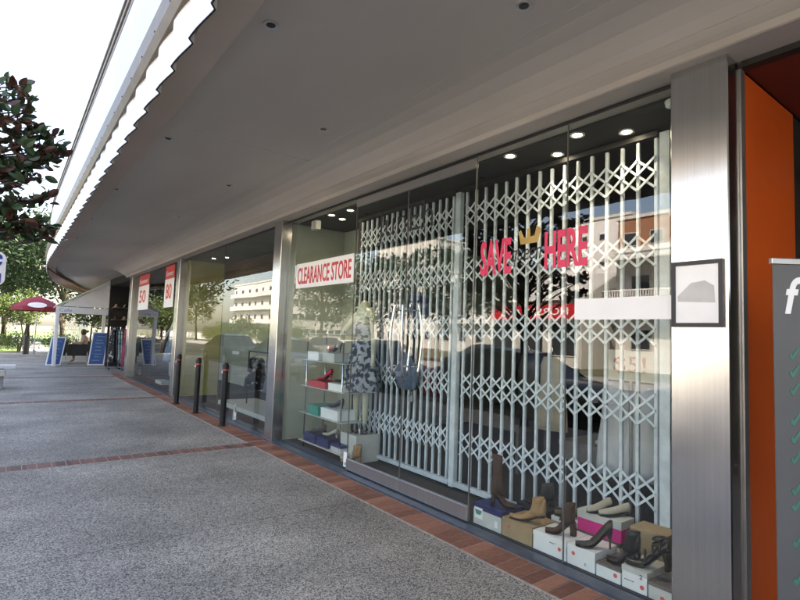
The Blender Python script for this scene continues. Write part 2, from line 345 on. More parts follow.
MB().box(3.066,3.094,3.05,4.928,2.962,3.04).build('door_header',M['rail'],shop)
MB().box(3.07,3.09,1.39,17.59,3.0585,3.077).build('head_channel',M['black'],shop)
for y in (2.151,3.047,3.981,4.931,9.403,15.003): MB().box(3.0735,3.0865,y-.0028,y+.0028,.03,3.05).build('glass_joint',M['grey'],shop)
# bulkhead with stepped mouldings
pf=[(2.40,3.2985),(2.52,3.287),(2.64,3.255),(2.74,3.205),(2.798,3.168),(2.80,3.42),(2.40,3.42)]
MB().loft([[(x,y,z) for x,z in pf] for y in (-4,18.3)]).build('soffit_slope',M['soffit'],shop)
b=MB();pf=[(2.801,3.164),(2.83,3.145),(2.872,3.118),(2.885,3.085),(2.895,3.08),(3.3,3.08),(3.3,3.42),(2.801,3.42)]
b.loft([[(x,y,z) for x,z in pf] for y in (-4,18.3)])
b.box(2.842,2.88,-4,18.3,3.136,3.139)
b.build('bulkhead',M['cornice'],shop)

# canopy: edge line in plan
def edge(off=0.0,step=.1,y0=-5.0):
    pts=[];y=y0
    while y<15: pts.append((.71+off,y));y+=step
    n=int(34/step)
    for i in range(n+1):
        t=math.pi/2*i/n;pts.append((6-(5.29-off)*math.cos(t),15+(19-off)*math.sin(t)))
    pts.append((14,34-off));return pts
def canopy_wall(name,prof,m,parent,step=.2,fn=None):
    """sweep a (offset,z) profile along the canopy edge"""
    rs=[edge(o,step) for o,z in prof];n=min(len(r) for r in rs);mb=MB();L_=[]
    for i in range(n): L_.append([(rs[j][i][0],rs[j][i][1],prof[j][1]) for j in range(len(prof))])
    mb.loft(L_,True,True);return mb.build(name,m,parent)
def slab(name,off,z0,z1,m):
    e=edge(off,.5);poly=e+[(14,-5)]
    return MB().loft([[(x,y,z0) for x,y in poly],[(x,y,z1) for x,y in poly]]).build(name,m,shop)
# recess soffit
slab('soffit',.24,3.30,3.38,M['soffit'])
canopy_wall('canopy_lip',[(.03,3.20),(.225,3.20),(.225,3.299),(.03,3.299)],M['lip'],shop)
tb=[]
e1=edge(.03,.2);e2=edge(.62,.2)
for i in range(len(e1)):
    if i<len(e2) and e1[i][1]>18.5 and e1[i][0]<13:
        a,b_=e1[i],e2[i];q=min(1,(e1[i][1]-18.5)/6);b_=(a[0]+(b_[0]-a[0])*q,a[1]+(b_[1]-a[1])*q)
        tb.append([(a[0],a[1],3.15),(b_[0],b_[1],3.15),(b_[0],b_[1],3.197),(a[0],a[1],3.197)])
MB().loft(tb).build('warm_bounce_lip',mat('painted_warm_bounce',(.30,.15,.08),(.22,.11,.06),rough=.6,scale=3,stretch=(3,.5,1)),shop)  # added strip under the lip; brown paints in warm sunlight bounced off the ground
for y in (1.2,4.8,8.4,12.0): MB().box(.96,2.38,y,y+.006,3.2975,3.2998).build('panel_joint',M['lampring'],shop)
MB().box(2.30,2.305,-3,14,3.2975,3.2998).build('panel_joint',M['lampring'],shop)
# corrugated fascia with saw shaped waves
def wave(s):
    t=(s/.4)%1.0
    return .030*math.sin(t/.9*math.pi/2)**1.2 if t<.9 else .030*(1-(t-.9)/.1)
e=edge(0,.04);acc=0;low=[];prev=e[0]
rings=[]
for i,p in enumerate(e):
    if p[0]>13.5:break
    acc+=math.hypot(p[0]-prev[0],p[1]-prev[1]);prev=p
    q=e[min(i+1,len(e)-1)];dx,dy=q[0]-p[0],q[1]-p[1];l=math.hypot(dx,dy) or 1;nx,ny=-dy/l,dx/l
    wv=wave(acc)-.01;o=.012
    rings.append([(p[0]+nx*wv,p[1]+ny*wv,3.13),(p[0]+nx*wv,p[1]+ny*wv,3.44),(p[0]+nx*(wv-o),p[1]+ny*(wv-o),3.44),(p[0]+nx*(wv-o),p[1]+ny*(wv-o),3.13)])
fas=MB().loft(rings).build('corrugated_fascia',M['corr'],shop)
MB().loft([[(q[0][0]+dx,q[0][1],z) for dx,z in ((-.002,3.124),(.008,3.124),(.008,3.1295),(-.002,3.1295))] for q in rings]).build('black_edge_trim',M['black'],shop)
canopy_wall('flashing',[(-.032,3.425),(-.06,3.49),(-.03,3.74),(.1,3.74),(.1,3.425)],M['flash'],shop)
for i in range(34):
    MB().lathe((.652,1.2+i*.42,3.505),[(.003,-.007),(.007,-.004),(.007,.004),(.003,.007)],8).build('rivet',M['black'],shop)
canopy_wall('fascia_panel',[(0.0,3.741),(.1,3.741),(.1,4.50),(0.0,4.50)],M['panel'],shop)
canopy_wall('canopy_core',[(.11,3.30),(.22,3.30),(.22,4.9),(.11,4.9)],M['render'],shop)
canopy_wall('capping_panel',[(.02,4.51),(.1,4.51),(.1,4.9),(.02,4.9)],M['panel'],shop)
for z in (4.52,4.66,4.80):
    canopy_wall('capping_rail',[(-.0,z),(.018,z),(.018,z+.035),(-.0,z+.035)],M['flash'],shop)
slab('canopy_roof',.3,4.3,4.39,M['render'])
up=MB();pl=[(3.6,-12),(3.6,17),(4.2,21),(6,26),(9,30),(20,31),(20,-12)]
up.loft([[(x,y,4.4) for x,y in pl],[(x,y,10.2) for x,y in pl]]);upo=up.build('upper_storeys',M['render'],shop)
# interior
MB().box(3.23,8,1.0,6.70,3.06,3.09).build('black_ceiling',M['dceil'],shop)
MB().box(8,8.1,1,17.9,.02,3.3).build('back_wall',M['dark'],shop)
MB().box(3.125,8,6.74,6.9,.021,3.058).build('side_wall',M['pale'],shop)
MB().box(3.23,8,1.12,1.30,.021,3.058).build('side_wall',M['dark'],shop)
MB().box(4.0,4.06,5.82,6.735,.021,3.058).build('display_partition',M['pale'],shop)
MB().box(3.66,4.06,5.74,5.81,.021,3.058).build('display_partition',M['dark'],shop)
MB().box(3.12,8,6.905,17.5,3.06,3.09).build('grey_ceiling',M['gceil'],shop)
MB().box(3.125,3.95,12.05,12.2,.021,3.058).build('side_wall',M['yellow'],shop)
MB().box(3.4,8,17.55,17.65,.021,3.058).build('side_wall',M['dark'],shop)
MB().box(5.2,5.25,12.3,17.4,.021,3.058).build('display_partition',M['pale'],shop)
bl=MB()
for i in range(15):
    z=3.03-i*.052;bl.box(3.95,3.965,7.05,12.0,z-.04,z)
bl.build('slat_blind',M['brown'],shop)
MB().box(3.5,4.3,7.2,10.6,.021,.10).build('display_plinth',M['offw'],shop)
MB().box(3.6,3.66,1.69,1.76,.03,3.02).build('gate_jamb',M['gatew'],shop)
# the corner of the block beyond the glass: open fronted boutique
bou=thing('corner_boutique','dark open fronted clothes shop at the curved end of the canopy','building',(3.4,18.2,0))
MB().box(5.8,5.9,18.1,22.5,0,3.29).build('back_wall',M['dark'],bou)
MB().box(3.02,5.79,22.25,22.4,0,3.04).build('side_wall',M['dark'],bou)
MB().loft([[(x,y,3.05) for x,y in ((3.1,18.31),(6,18.31),(6,22.45),(3.02,22.45),(3.02,21.5))],[(x,y,3.29) for x,y in ((3.1,18.31),(6,18.31),(6,22.45),(3.02,22.45),(3.02,21.5))]]).build('lintel',M['dceil'],bou)
MB().box(4.3,9.5,25.01,25.2,0,3.29).build('end_wall',M['render'],bou)
for z in (1.3,1.75,2.2): MB().box(3.1,5.6,21.9,22.24,z,z+.03).build('shelf',M['brown'],bou)
# ------------------------------------------------------------------ gates
def gate(ys,label):
    y0,y1=min(ys),max(ys);rg=random.Random(int(y0*10));ys=[y+rg.uniform(-.006,.006) for y in ys]
    g=thing('security_gate',label,'gate',(3.63,(y0+y1)/2,.03),'folding security gates')
    for y in ys:
        b=MB();zt_=3.0-rg.uniform(0,.012);b.rbox(3.618,3.646,y-.0125,y+.0125,.10,zt_,.004);b.build('upright_bar',M['gatew'],g)
    for zt in (2.86,2.295,1.73,1.165,.60):
        m_=MB()
        yy=list(ys)
        for a,b_ in zip(yy[:-1],yy[1:]):
            if abs(b_-a)>.16: continue
            for k in (0,1):
                z=zt-.113*k
                m_.strip((3.610,a,z),(3.610,b_,z-.113),.017,.005)
                m_.strip((3.6165,a,z-.113),(3.6165,b_,z),.017,.005)
        for y in yy:
            for k in range(3): m_.add(*_rivet(3.604,y,zt-.113*k))
        m_.build('lattice_row',M['gatew'],g)
    return g
def _rivet(x,y,z,r=.008):
    n=6;vs=[(x-.004,y+r*.6*math.cos(i*math.pi/3),z+r*.6*math.sin(i*math.pi/3)) for i in range(n)]+[(x+.008,y+r*math.cos(i*math.pi/3),z+r*math.sin(i*math.pi/3)) for i in range(n)]
    return vs,[tuple(range(n))]+[(i,(i+1)%n,n+(i+1)%n,n+i) for i in range(n)]
ys=[1.80+.1275*i for i in range(16)]
gr=gate(ys,'white folding lattice security gate behind the shoe boxes, right of the thick white post')
ys2=[3.92+.1085*i for i in range(17)]
gl_=gate(ys2,'white folding lattice security gate behind the glass doors, left of the thick white post')
MB().rbox(3.60,3.66,3.79,3.86,.04,3.01,.004).build('meeting_post',M['gatew'],gl_)
MB().box(3.596,3.654,1.77,3.785,.052,.095).build('bottom_track',M['gatew'],gr)
MB().box(3.596,3.654,3.865,5.73,.052,.095).build('bottom_track',M['gatew'],gl_)
MB().box(3.60,3.66,1.77,3.785,3.005,3.045).build('top_track',M['black'],gr)
MB().box(3.60,3.66,3.865,5.73,3.005,3.045).build('top_track',M['black'],gl_)
# padlock + denim bag on the gate
pk=thing('padlock','silver padlock hanging below the denim bag on the left gate','padlock',(3.57,4.46,.80))
MB().rbox(3.555,3.585,4.43,4.49,.80,.87,.006).build('lock_body',M['chrome'],pk)
MB().tube([(3.57,4.443,.87),(3.57,4.443,.90),(3.57,4.46,.92),(3.57,4.477,.90),(3.57,4.477,.87)],.005,6).build('shackle',M['chrome'],pk)
bgm=MB();rs=[]
for i in range(9):
    t=i/8;ww=.20-.07*math.cos(t*6.0)*t;z=.93+t*.40
    rs.append([(3.56+.035*math.cos(a)*(1-.3*t),4.53+(ww*(.55+.45*math.sin(math.pi*min(1,t*1.1+.15))))*math.sin(a)+.015*math.sin(5*a+3*t),z) for a in [j*math.pi/8 for j in range(16)]])
bgm.loft(rs);tag(bgm.build('denim_bag',M['denim'],smooth=True),'crumpled blue grey denim bag hung on the left lattice gate behind the door handles','bag')

# ------------------------------------------------------------------ lamps
def downlight(x,y,z,lit,label,group):
    k_=.055 if lit else .046;t=thing('ceiling_light',label,'light',(x,y,z),group)
    MB().lathe((x,y,z),[(.6*k_,.004),(.6*k_,-.004),(k_,-.008),(k_,.004)],20).build('trim_ring',M['lampring'],t)
    MB().lathe((x,y,z),[(.58*k_,.002),(.58*k_,-.006)],16).build('lens',M['lit'] if lit else M['lampoff'],t)
    if lit:
        l=bpy.data.lights.new('downlight','SPOT');l.energy=lit;l.color=(1,.88,.72);l.spot_size=math.radians(95);l.spot_blend=.6;l.shadow_soft_size=.03
        o=bpy.data.objects.new('downlight_beam',l);COL.objects.link(o);o.parent=t;o.location=(0,0,-.03)
cl='unlit downlight in the grey soffit, '
for x,y,s in ((1.10,2.8,'nearest in the row by the scalloped edge'),(1.08,5.15,'second in the row by the scalloped edge'),(1.0,7.55,'third in the row by the scalloped edge'),(.98,9.95,'fourth in the row by the scalloped edge'),(1.0,12.4,'farthest in the row by the scalloped edge'),
            (2.08,1.74,'nearest in the row by the shop windows'),(2.08,3.95,'second in the row by the shop windows'),(2.05,6.3,'third in the row by the shop windows'),(2.05,8.7,'fourth in the row by the shop windows')):
    downlight(x,y,3.298,0,cl+s,'unlit soffit downlights')
for x,y,s in ((3.29,2.22,'above the middle of the right window'),(3.50,1.95,'in the black ceiling nearest the wide steel column'),(3.27,2.85,'left of the other lamps in the black ceiling of the right window'),(3.52,2.56,'directly behind another lamp in the right window'),
              (3.30,5.45,'behind the glass doors, right one of three'),(3.26,5.85,'above the clearance banner, front one'),(3.48,5.95,'above the clearance banner, rear one')):
    downlight(x,y,3.057,3,'lit round downlight '+s,'lit shop downlights')
for x,y,s in ((3.60,10.9,'over the olive yellow wall, right one'),(3.45,11.3,'over the olive yellow wall, left one'),(3.25,7.3,'small one beside the second steel column')):
    downlight(x,y,3.057,3,'lit round downlight '+s,'lit shop downlights')
d=thing('smoke_detector','round white smoke detector on the black ceiling beside the wide steel column','detector',(3.2,1.55,3.05))
MB().lathe((3.27,1.50,3.03),[(.03,-.012),(.055,0),(.06,.028)],20).build('housing',M['white'],d,smooth=True)
tag(MB().rbox(3.17,3.25,6.1,6.24,2.90,3.02,.01).build('alarm_box',M['offw']),'small pale alarm box high in the left display window','alarm box')

# ------------------------------------------------------------------ window graphics
UY=(0,-1,0);UZ=(0,0,1)
cs=thing('clearance_sign','white banner with red lettering CLEARANCE STORE stuck inside the window','sign',(3.06,5.65,2.1))
MB().box(3.066,3.0725,4.94,6.40,2.10,2.43).build('panel',M['white'],cs)
text('lettering','CLEARANCE STORE',M['red'],cs,(3.0645,6.35,2.15),UY,UZ,1.36,.225,bold=.018)
sv=thing('window_decal','hot pink lettering SAVE on the right window','decal',(3.07,2.8,2.0))
text('lettering','SAVE',M['pinkred'],sv,(3.073,2.975,2.02),UY,UZ,.325,.29,bold=.03)
hv=thing('window_decal','hot pink lettering HERE on the right window beside the gold crown','decal',(3.07,2.15,2.0))
text('lettering','HERE',M['pinkred'],hv,(3.073,2.335,2.03),UY,UZ,.35,.27,bold=.03)
jv=thing('window_decal','thin black script lettering below the gold crown','decal',(3.07,2.5,2.1))
text('lettering','queen',M['ink'],jv,(3.073,2.645,2.07),UY,UZ,.28,.13,bold=-.006,shear=.3)
cr=[(0,0),(.16,0),(.185,.10),(.15,.13),(.13,.055),(.09,.05),(.085,.115),(.06,.115),(.06,.05),(.03,.05),(0,.11),(-.02,.1)]
tag(MB().prism([(2.555-u,2.235+v) for u,v in cr],'x',3.068,3.0725).build('crown_decal',M['gold']),'gold crown shape stuck on the right window above the black script','decal')
j2=thing('window_decal','thin black outline lettering on the left glass door','decal',(3.07,4.2,2.3))
text('lettering','JunEh',M['ink'],j2,(3.073,4.5,2.45),UY,UZ,.9,.36,bold=-.014)
tag(MB().box(3.066,3.0725,1.43,2.075,1.66,1.80).build('blank_strip',M['white']),'long blank white paper strip on the right window beside the steel column','paper')
for z0,z1,y,l in ((.05,.21,4.955,'small white sticker low on the glass left of the doors'),(.06,.17,8.42,'small white sticker low on the glass behind the bollards')):
    s=thing('glass_sticker',l,'sticker',(3.06,y,z0))
    MB().box(3.0685,3.0725,y-.035,y+.035,z0,z1).build('sheet',M['white'],s)
    MB().box(3.0665,3.0683,y-.02,y+.02,z0+.02,z0+.05).build('print',M['lampring'],s)
bt=thing('spray_bottle','clear white topped bottle standing on the sill behind the nearest bollard','bottle',(3.10,8.56,.02))
MB().lathe((3.115,8.56,.02),[(.03,0),(.032,.01),(.032,.15),(.014,.19),(.014,.22)],14).build('bottle_body',M['offw'],bt,smooth=True)
MB().lathe((3.115,8.56,.24),[(.016,0),(.016,.03),(.01,.05)],10).build('cap',M['white'],bt)
# far posters
for (y0,y1,l,tx) in ((12.95,13.85,'white poster with red top and large red numerals, nearer of two in the far window','80'),(15.7,17.1,'white poster with red top and faded red figures, farther of two in the far window','50')):
    p=thing('sale_poster',l,'poster',(3.06,(y0+y1)/2,2.0),'sale posters')
    MB().box(3.066,3.0725,y0,y1,2.02,2.72).build('sheet',M['white'],p)
    MB().box(3.066,3.0725,y0,y1,2.7205,3.04).build('red_header',M['red'],p)
    text('header_lettering','Summer',M['white'],p,(3.0645,y1-.08,2.80),UY,UZ,(y1-y0)*.8,.12,shear=.3)
    text('numerals',tx,M['red'],p,(3.0645,y1-.15,2.22),UY,UZ,(y1-y0)*.62,.38,bold=.02)
# notice frame on the column
nf=thing('notice_frame','small dark framed notice with a white sheet on the wide steel column','notice',(2.95,1.24,1.61))
for a,b_,c,d_ in ((1.112,1.372,1.61,1.632),(1.112,1.372,1.948,1.97),(1.112,1.132,1.6321,1.9479),(1.352,1.372,1.6321,1.9479)):
    MB().box(2.940,2.9585,a,b_,c,d_).build('frame_side',M['ink'],nf)
MB().box(2.948,2.9575,1.1325,1.3515,1.6325,1.9475).build('sheet',M['white'],nf)
pr=MB();pr.prism([(1.15,1.74),(1.34,1.75),(1.34,1.78),(1.27,1.85),(1.2,1.86),(1.155,1.83)],'x',2.9465,2.9478);pr.build('print',M['lampring'],nf)
# $5 sign + interior shoe table and racks
fv=thing('price_sign','white sign with dark red 5 behind the right gate','sign',(3.9,2.15,1.2))
MB().box(3.9,3.91,1.92,2.34,1.22,1.46).build('panel',M['offw'],fv)
text('lettering','$5!',mat('dark_red_ink',(.25,.02,.03)),fv,(3.897,2.27,1.27),UY,UZ,.26,.14)
MB().tube([(3.92,2.14,.03),(3.92,2.14,1.22)],.012,6).build('stand',M['alu'],fv)
def table(x0,x1,y0,y1,z,label):
    t=thing('display_table',label,'table',((x0+x1)/2,(y0+y1)/2,.02),'display tables')
    MB().rbox(x0,x1,y0,y1,z,z+.035,.004).build('table_top',M['grey'],t)
    MB().box(x0+.03,x1-.03,y0+.03,y1-.03,z-.14,z-.005).build('apron',M['grey'],t)
    for x in (x0+.05,x1-.05):
        for y in (y0+.05,y1-.05): MB().box(x-.02,x+.02,y-.02,y+.02,.021,z-.14).build('leg',M['grey'],t)
table(4.2,4.9,1.7,3.0,.56,'grey shoe display table behind the right gate')
table(4.6,5.2,3.8,5.4,.62,'grey shoe display table further inside behind the left gate')

# ------------------------------------------------------------------ shoes
def shoe(name,label,cat,m,heel,kind,loc,rz,msole=None,L_=.25):
    t=thing(name,label,cat,(0,0,0),'display shoes',0)
    msole=msole or M['ink'];n=14
    def sz(u):   # sole height along foot (0 toe .. 1 heel)
        if u<.35:return .004
        s=(u-.35)/.65;s=s*s*(3-2*s);return .004+heel*s
    def hw(u): return .036*(math.sin(math.pi*min(1,max(.06,u*1.55+.1))) if u<.32 else 1-.32*((u-.32)/.68))+ (0.004 if u<.05 else 0)
    rs=[];ss=[]
    for i in range(16):
        u=i/15
        if kind in('boot','tallboot'): top=sz(u)+.028+.10*max(0,(u-.3)/.7)
        elif kind=='flat': top=sz(u)+.03+.035*u
        else: top=sz(u)+.026+.045*max(0,(u-.25)/.75)
        w_=max(.010,hw(u));x=(u-.5)*L_
        rs.append([(x,w_*math.cos(a)*(1 if math.sin(a)<.2 else .82),sz(u)+.004+(top-sz(u))*(.5+.5*math.sin(a))) for a in [2*math.pi*k/n for k in range(n)]])
        ss.append([(x,-w_*.98,sz(u)-.004),(x,w_*.98,sz(u)-.004),(x,w_*.98,sz(u)+.005),(x,-w_*.98,sz(u)+.005)])
    up=MB().loft(rs)
    if kind in('boot','tallboot'):
        hgt=.12 if kind=='boot' else .30;sr=[]
        for i in range(7):
            q=i/6;z=heel*.75+.03+q*hgt
            cx=(.80-.5)*L_-.016*(1-q);rx=.052-.012*math.sin(math.pi*q*.8);ry=.036-.004*q
            sr.append([(cx+rx*math.cos(a),ry*math.sin(a),z+(.008*math.cos(a) if i==6 else 0)) for a in [2*math.pi*k/n for k in range(n)]])
        up.loft(sr)
    up.build('upper',m,t,smooth=True)
    if kind=='pump':
        MB().loft([[((u-.5)*L_,hw(u)*.6*math.cos(a),sz(u)+.03+.045*max(0,(u-.25)/.75)+.0015*math.sin(a)) for a in [2*math.pi*k/10 for k in range(10)]] for u in (.42,.5,.6,.7,.8,.9,.96)]).build('lining',M['brownl'],t)
    if kind=='strappy':
        for u in (.45,.62,.78):
            s=MB();s.tube([((u-.5)*L_,.04*math.cos(a),sz(u)+.03+.06*math.sin(a)) for a in [math.pi*k/8 for k in range(9)]],.007,6);s.build('strap',m,t,smooth=True)
        for hh in (.045,.075):
            s=MB();s.tube([(.27*L_+.034*math.cos(a),.032*math.sin(a),heel+hh+.01*math.cos(a)) for a in [2*math.pi*k/14 for k in range(15)]],.007,6);s.build('strap',m,t,smooth=True)
    MB().loft(ss).build('sole',msole,t)
    if heel>.02:
        r0,r1=(.022,.006) if kind in('pump','stil') else ((.03,.022) if kind=='boot' else (.026,.013))
        hx=.43*L_
        MB().loft([[(hx+r*math.cos(a)+dx,r*.8*math.sin(a),z) for a in [2*math.pi*k/10 for k in range(10)]] for r,z,dx in ((r1,0,.004),(r1*1.05,heel*.4,.004),(r0*.7,heel*.75,0),(r0,heel+.004,-.006))]).build('heel',m,t,smooth=True)
    if kind=='strappy': 
        MB().loft([[((u-.5)*L_,-hw(u)*.97,-.0),((u-.5)*L_,hw(u)*.97,0),((u-.5)*L_,hw(u)*.97,.024),((u-.5)*L_,-hw(u)*.97,.024)] for u in (.04,.2,.32,.42)]).build('platform',m,t)
    t.location=loc;t.rotation_euler=(0,0,rz);return t
# ------------------------------------------------------------------ boxes in the window (right)
def sbox(x0,x1,y0,y1,z0,z1,mb_,ml,label,lid=.03,dots=(),print_=None,group='shoe boxes'):
    t=thing('shoe_box',label,'box',((x0+x1)/2,(y0+y1)/2,z0),group)
    MB().box(x0+.003,x1-.003,y0+.003,y1-.003,z0,z1-.004).build('box_body',mb_,t)
    MB().rbox(x0,x1,y0,y1,z1-lid,z1,.002).build('lid',ml,t)
    for y,z in dots:
        MB().add(*_disc(x0-.0012,y,z,.013)).build('dot_sticker',M['dotred'],t)
    if print_:
        for (y,z,w_,h_,s) in print_: text('print',s,M['ink'],t,(x0-.0015,y,z),UY,UZ,w_,h_,depth=.0008)
    return t
def _disc(x,y,z,r,n=14):
    return [(x,y+r*math.cos(2*math.pi*i/n),z+r*math.sin(2*math.pi*i/n)) for i in range(n)]+[(x+.001,y+r*math.cos(2*math.pi*i/n),z+r*math.sin(2*math.pi*i/n)) for i in range(n)],[tuple(range(n)),tuple(range(n,2*n))]+[(i,(i+1)%n,n+(i+1)%n,n+i) for i in range(n)]
X0=3.12
b1=sbox(X0,3.38,2.735,3.035,.021,.185,M['offw'],M['navy'],'shoe box with a navy lid at the left end of the window row',.045)
MB().prism([(2.93,.07),(3.02,.07),(3.02,.155),(2.93,.155)],'x',X0-.001,X0+.002).build('label_panel',M['white'],b1)
MB().prism([(2.95,.10),(2.995,.10),(3.012,.135),(2.935,.135)],'x',X0-.0025,X0-.0012).build('shield_print',M['teal'],b1)
MB().prism([(2.77,.05),(2.80,.05),(2.80,.10),(2.77,.10)],'x',X0-.001,X0+.002).build('label_panel',M['white'],b1)
sbox(X0,3.40,2.44,2.73,.021,.155,M['kraft'],M['kraft'],'plain brown kraft shoe box second from the left in the window row',.002,[(2.66,.10)])
sbox(X0,3.38,2.155,2.435,.021,.150,M['white'],M['white'],'white shoe box under the brown ankle boot',.03,[(2.21,.085)],[(2.29,.105,.05,.009,'size 7')])
sbox(X0,3.38,1.94,2.15,.021,.150,M['white'],M['white'],'white shoe box under the grey stiletto pump',.03,[(2.10,.10)],[(2.02,.05,.015,.014,'2')])
sbox(X0,3.38,1.765,1.935,.021,.105,M['white'],M['grey'],'low white shoe box with a dark grey lid in the window row',.012,[(1.80,.065)])
sbox(X0,3.38,1.60,1.76,.021,.150,M['white'],M['offw'],'white shoe box marked 2 under the black strappy shoe',.03,[(1.63,.06)],[(1.645,.105,.018,.026,'2'),(1.74,.07,.06,.008,'style')])
sbox(X0,3.36,1.45,1.595,.021,.115,M['offw'],M['grey'],'pale shoe box with grey lid tight against the wide steel column',.02,[(1.51,.045)])
# second row
sbox(3.40,3.58,1.93,2.24,.021,.155,M['white'],M['grey'],'grey lidded shoe box at the bottom behind the window row',.03)
sbox(3.40,3.57,1.92,2.26,.156,.30,M['pinkc'],M['offw'],'magenta pink shoe box with a pale lid stacked behind the grey pump',.055)
sbox(3.40,3.58,2.52,2.82,.021,.20,M['navy'],M['ink'],'black shoe box behind the tan ankle boot',.04)
sbox(3.40,3.58,1.62,1.86,.021,.30,M['kraft'],M['kraft'],'plain kraft shoe box behind the black strappy shoe',.12)
sbox(3.42,3.58,2.28,2.50,.021,.18,M['offw'],M['white'],'white shoe box behind the brown ankle boot',.03)
shoe('high_heel_boot','tall dark brown heeled boot standing on the navy lidded box','boot',M['brownl'],.09,'tallboot',(3.22,2.80,.187),math.radians(115),L_=.2)
shoe('ankle_boot','tan suede ankle boot standing on the kraft box','boot',M['tanl'],.055,'boot',(3.20,2.55,.157),math.radians(-70),L_=.27)
shoe('ankle_boot','dark brown heeled ankle boot standing on a white box','boot',M['brownl'],.09,'boot',(3.21,2.27,.152),math.radians(-55),L_=.20)
shoe('stiletto_pump','dark grey suede stiletto pump standing on a white box','shoe',M['greyl'],.11,'pump',(3.20,2.0,.153),math.radians(-48),L_=.23)
shoe('high_heel_boot','black heeled ankle boot on the low grey lidded box','boot',M['blackl'],.10,'boot',(3.21,1.80,.107),math.radians(-80),L_=.2)
shoe('strappy_heel','chunky black strappy platform shoe nearest the wide steel column','shoe',M['blackl'],.11,'strappy',(3.21,1.645,.152),math.radians(-65),L_=.24)
shoe('flat_shoe','cream flat shoe lying on the magenta box, right one of a pair','shoe',M['creaml'],.015,'flat',(3.48,2.02,.305),math.radians(-30),L_=.22)
shoe('flat_shoe','cream flat shoe lying on the magenta box, left one of a pair','shoe',M['creaml'],.015,'flat',(3.47,2.13,.305),math.radians(-10),L_=.22)
shoe('ankle_boot','olive suede ankle shoe on the white box behind the brown boot','boot',M['olivel'],.03,'flat',(3.5,2.38,.185),math.radians(-60),L_=.24)
shoe('ankle_boot','black shoe on the black box behind the tan boot','boot',M['blackl'],.03,'boot',(3.48,2.66,.205),math.radians(-60),L_=.22)
for i,(y,mm,ds) in enumerate(((1.85,'white','white flat shoe on the inside table, rightmost'),(2.1,'creaml','cream shoe on the inside table'),(2.4,'white','white shoe on the inside table, middle'),(2.65,'offw','pale shoe on the inside table, leftmost'))):
    shoe('flat_shoe',ds,'shoe',M[mm],.02,'flat',(4.35,y,.6),math.radians(-60+25*i))

# ------------------------------------------------------------------ left display: glass shelf unit
su=thing('glass_shelf_unit','chrome and glass shelf unit of shoes in the left display window','shelving',(3.35,5.8,.02))
for x,y in ((3.2,5.30),(3.2,6.22),(3.48,5.30),(3.48,6.22)):
    MB().tube([(x,y,.021),(x,y,1.55)],.009,8).build('post',M['chrome'],su,smooth=True)
zs=(.10,.46,.81,1.15,1.5)
for z in zs: MB().box(3.17,3.52,5.22,6.32,z,z+.012).build('glass_shelf',M['offw'] if z<.2 else glassM if False else mat('shelf_glass_edge',(.5,.58,.54),rough=.15),su)
def item(y0,y1,z,h_,mb_,label,ml=None,x0=3.19):
    return sbox(x0,x0+.26,y0,y1,z+.0125,z+h_,M[mb_],M[ml or mb_],label,.03,group='boxes on the glass shelves')
item(5.9,6.2,.10,.12,'navy','navy shoe box at the left end of the bottom glass shelf')
item(5.56,5.86,.10,.12,'navy','navy shoe box in the middle of the bottom glass shelf')
item(5.26,5.5,.10,.10,'offw','pale box with blue lid at the right of the bottom glass shelf','navy')
item(5.85,6.12,.46,.13,'teal','teal shoe box on the second glass shelf')
item(5.36,5.78,.46,.13,'white','long white shoe box on the second glass shelf')
item(5.7,6.15,.81,.09,'red','red shoe box on the third glass shelf')
item(5.3,5.62,.81,.10,'white','white shoe box on the third glass shelf')
item(5.9,6.2,1.15,.12,'white','white box at the left of the top glass shelf')
item(5.5,5.8,1.15,.12,'offw','grey white box at the right of the top glass shelf')
for y,z,mm,l,k_ in ((6.0,.225,'greyl','grey strappy shoe on the bottom glass shelf, left one','flat'),(5.7,.225,'creaml','cream strappy shoe on the bottom glass shelf','flat'),
                 (5.6,.60,'blackl','black shoe lying on the long white box','flat'),(5.9,.91,'pinkred','red pump on the red shoe box','pump'),(5.45,.92,'greyl','dark shoe on the third glass shelf','pump'),(5.7,1.28,'brownl','brown shoe on the top glass shelf','pump')):
    shoe('display_shoe',l,'shoe',M[mm],.05 if k_=='flat' else .08,k_,(3.3,y,z),math.radians(-75))
shoe('wedge_shoe','tan wedge shoe at the right foot of the glass shelves','shoe',M['tanl'],.09,'boot',(3.25,5.12,.03),math.radians(-60))
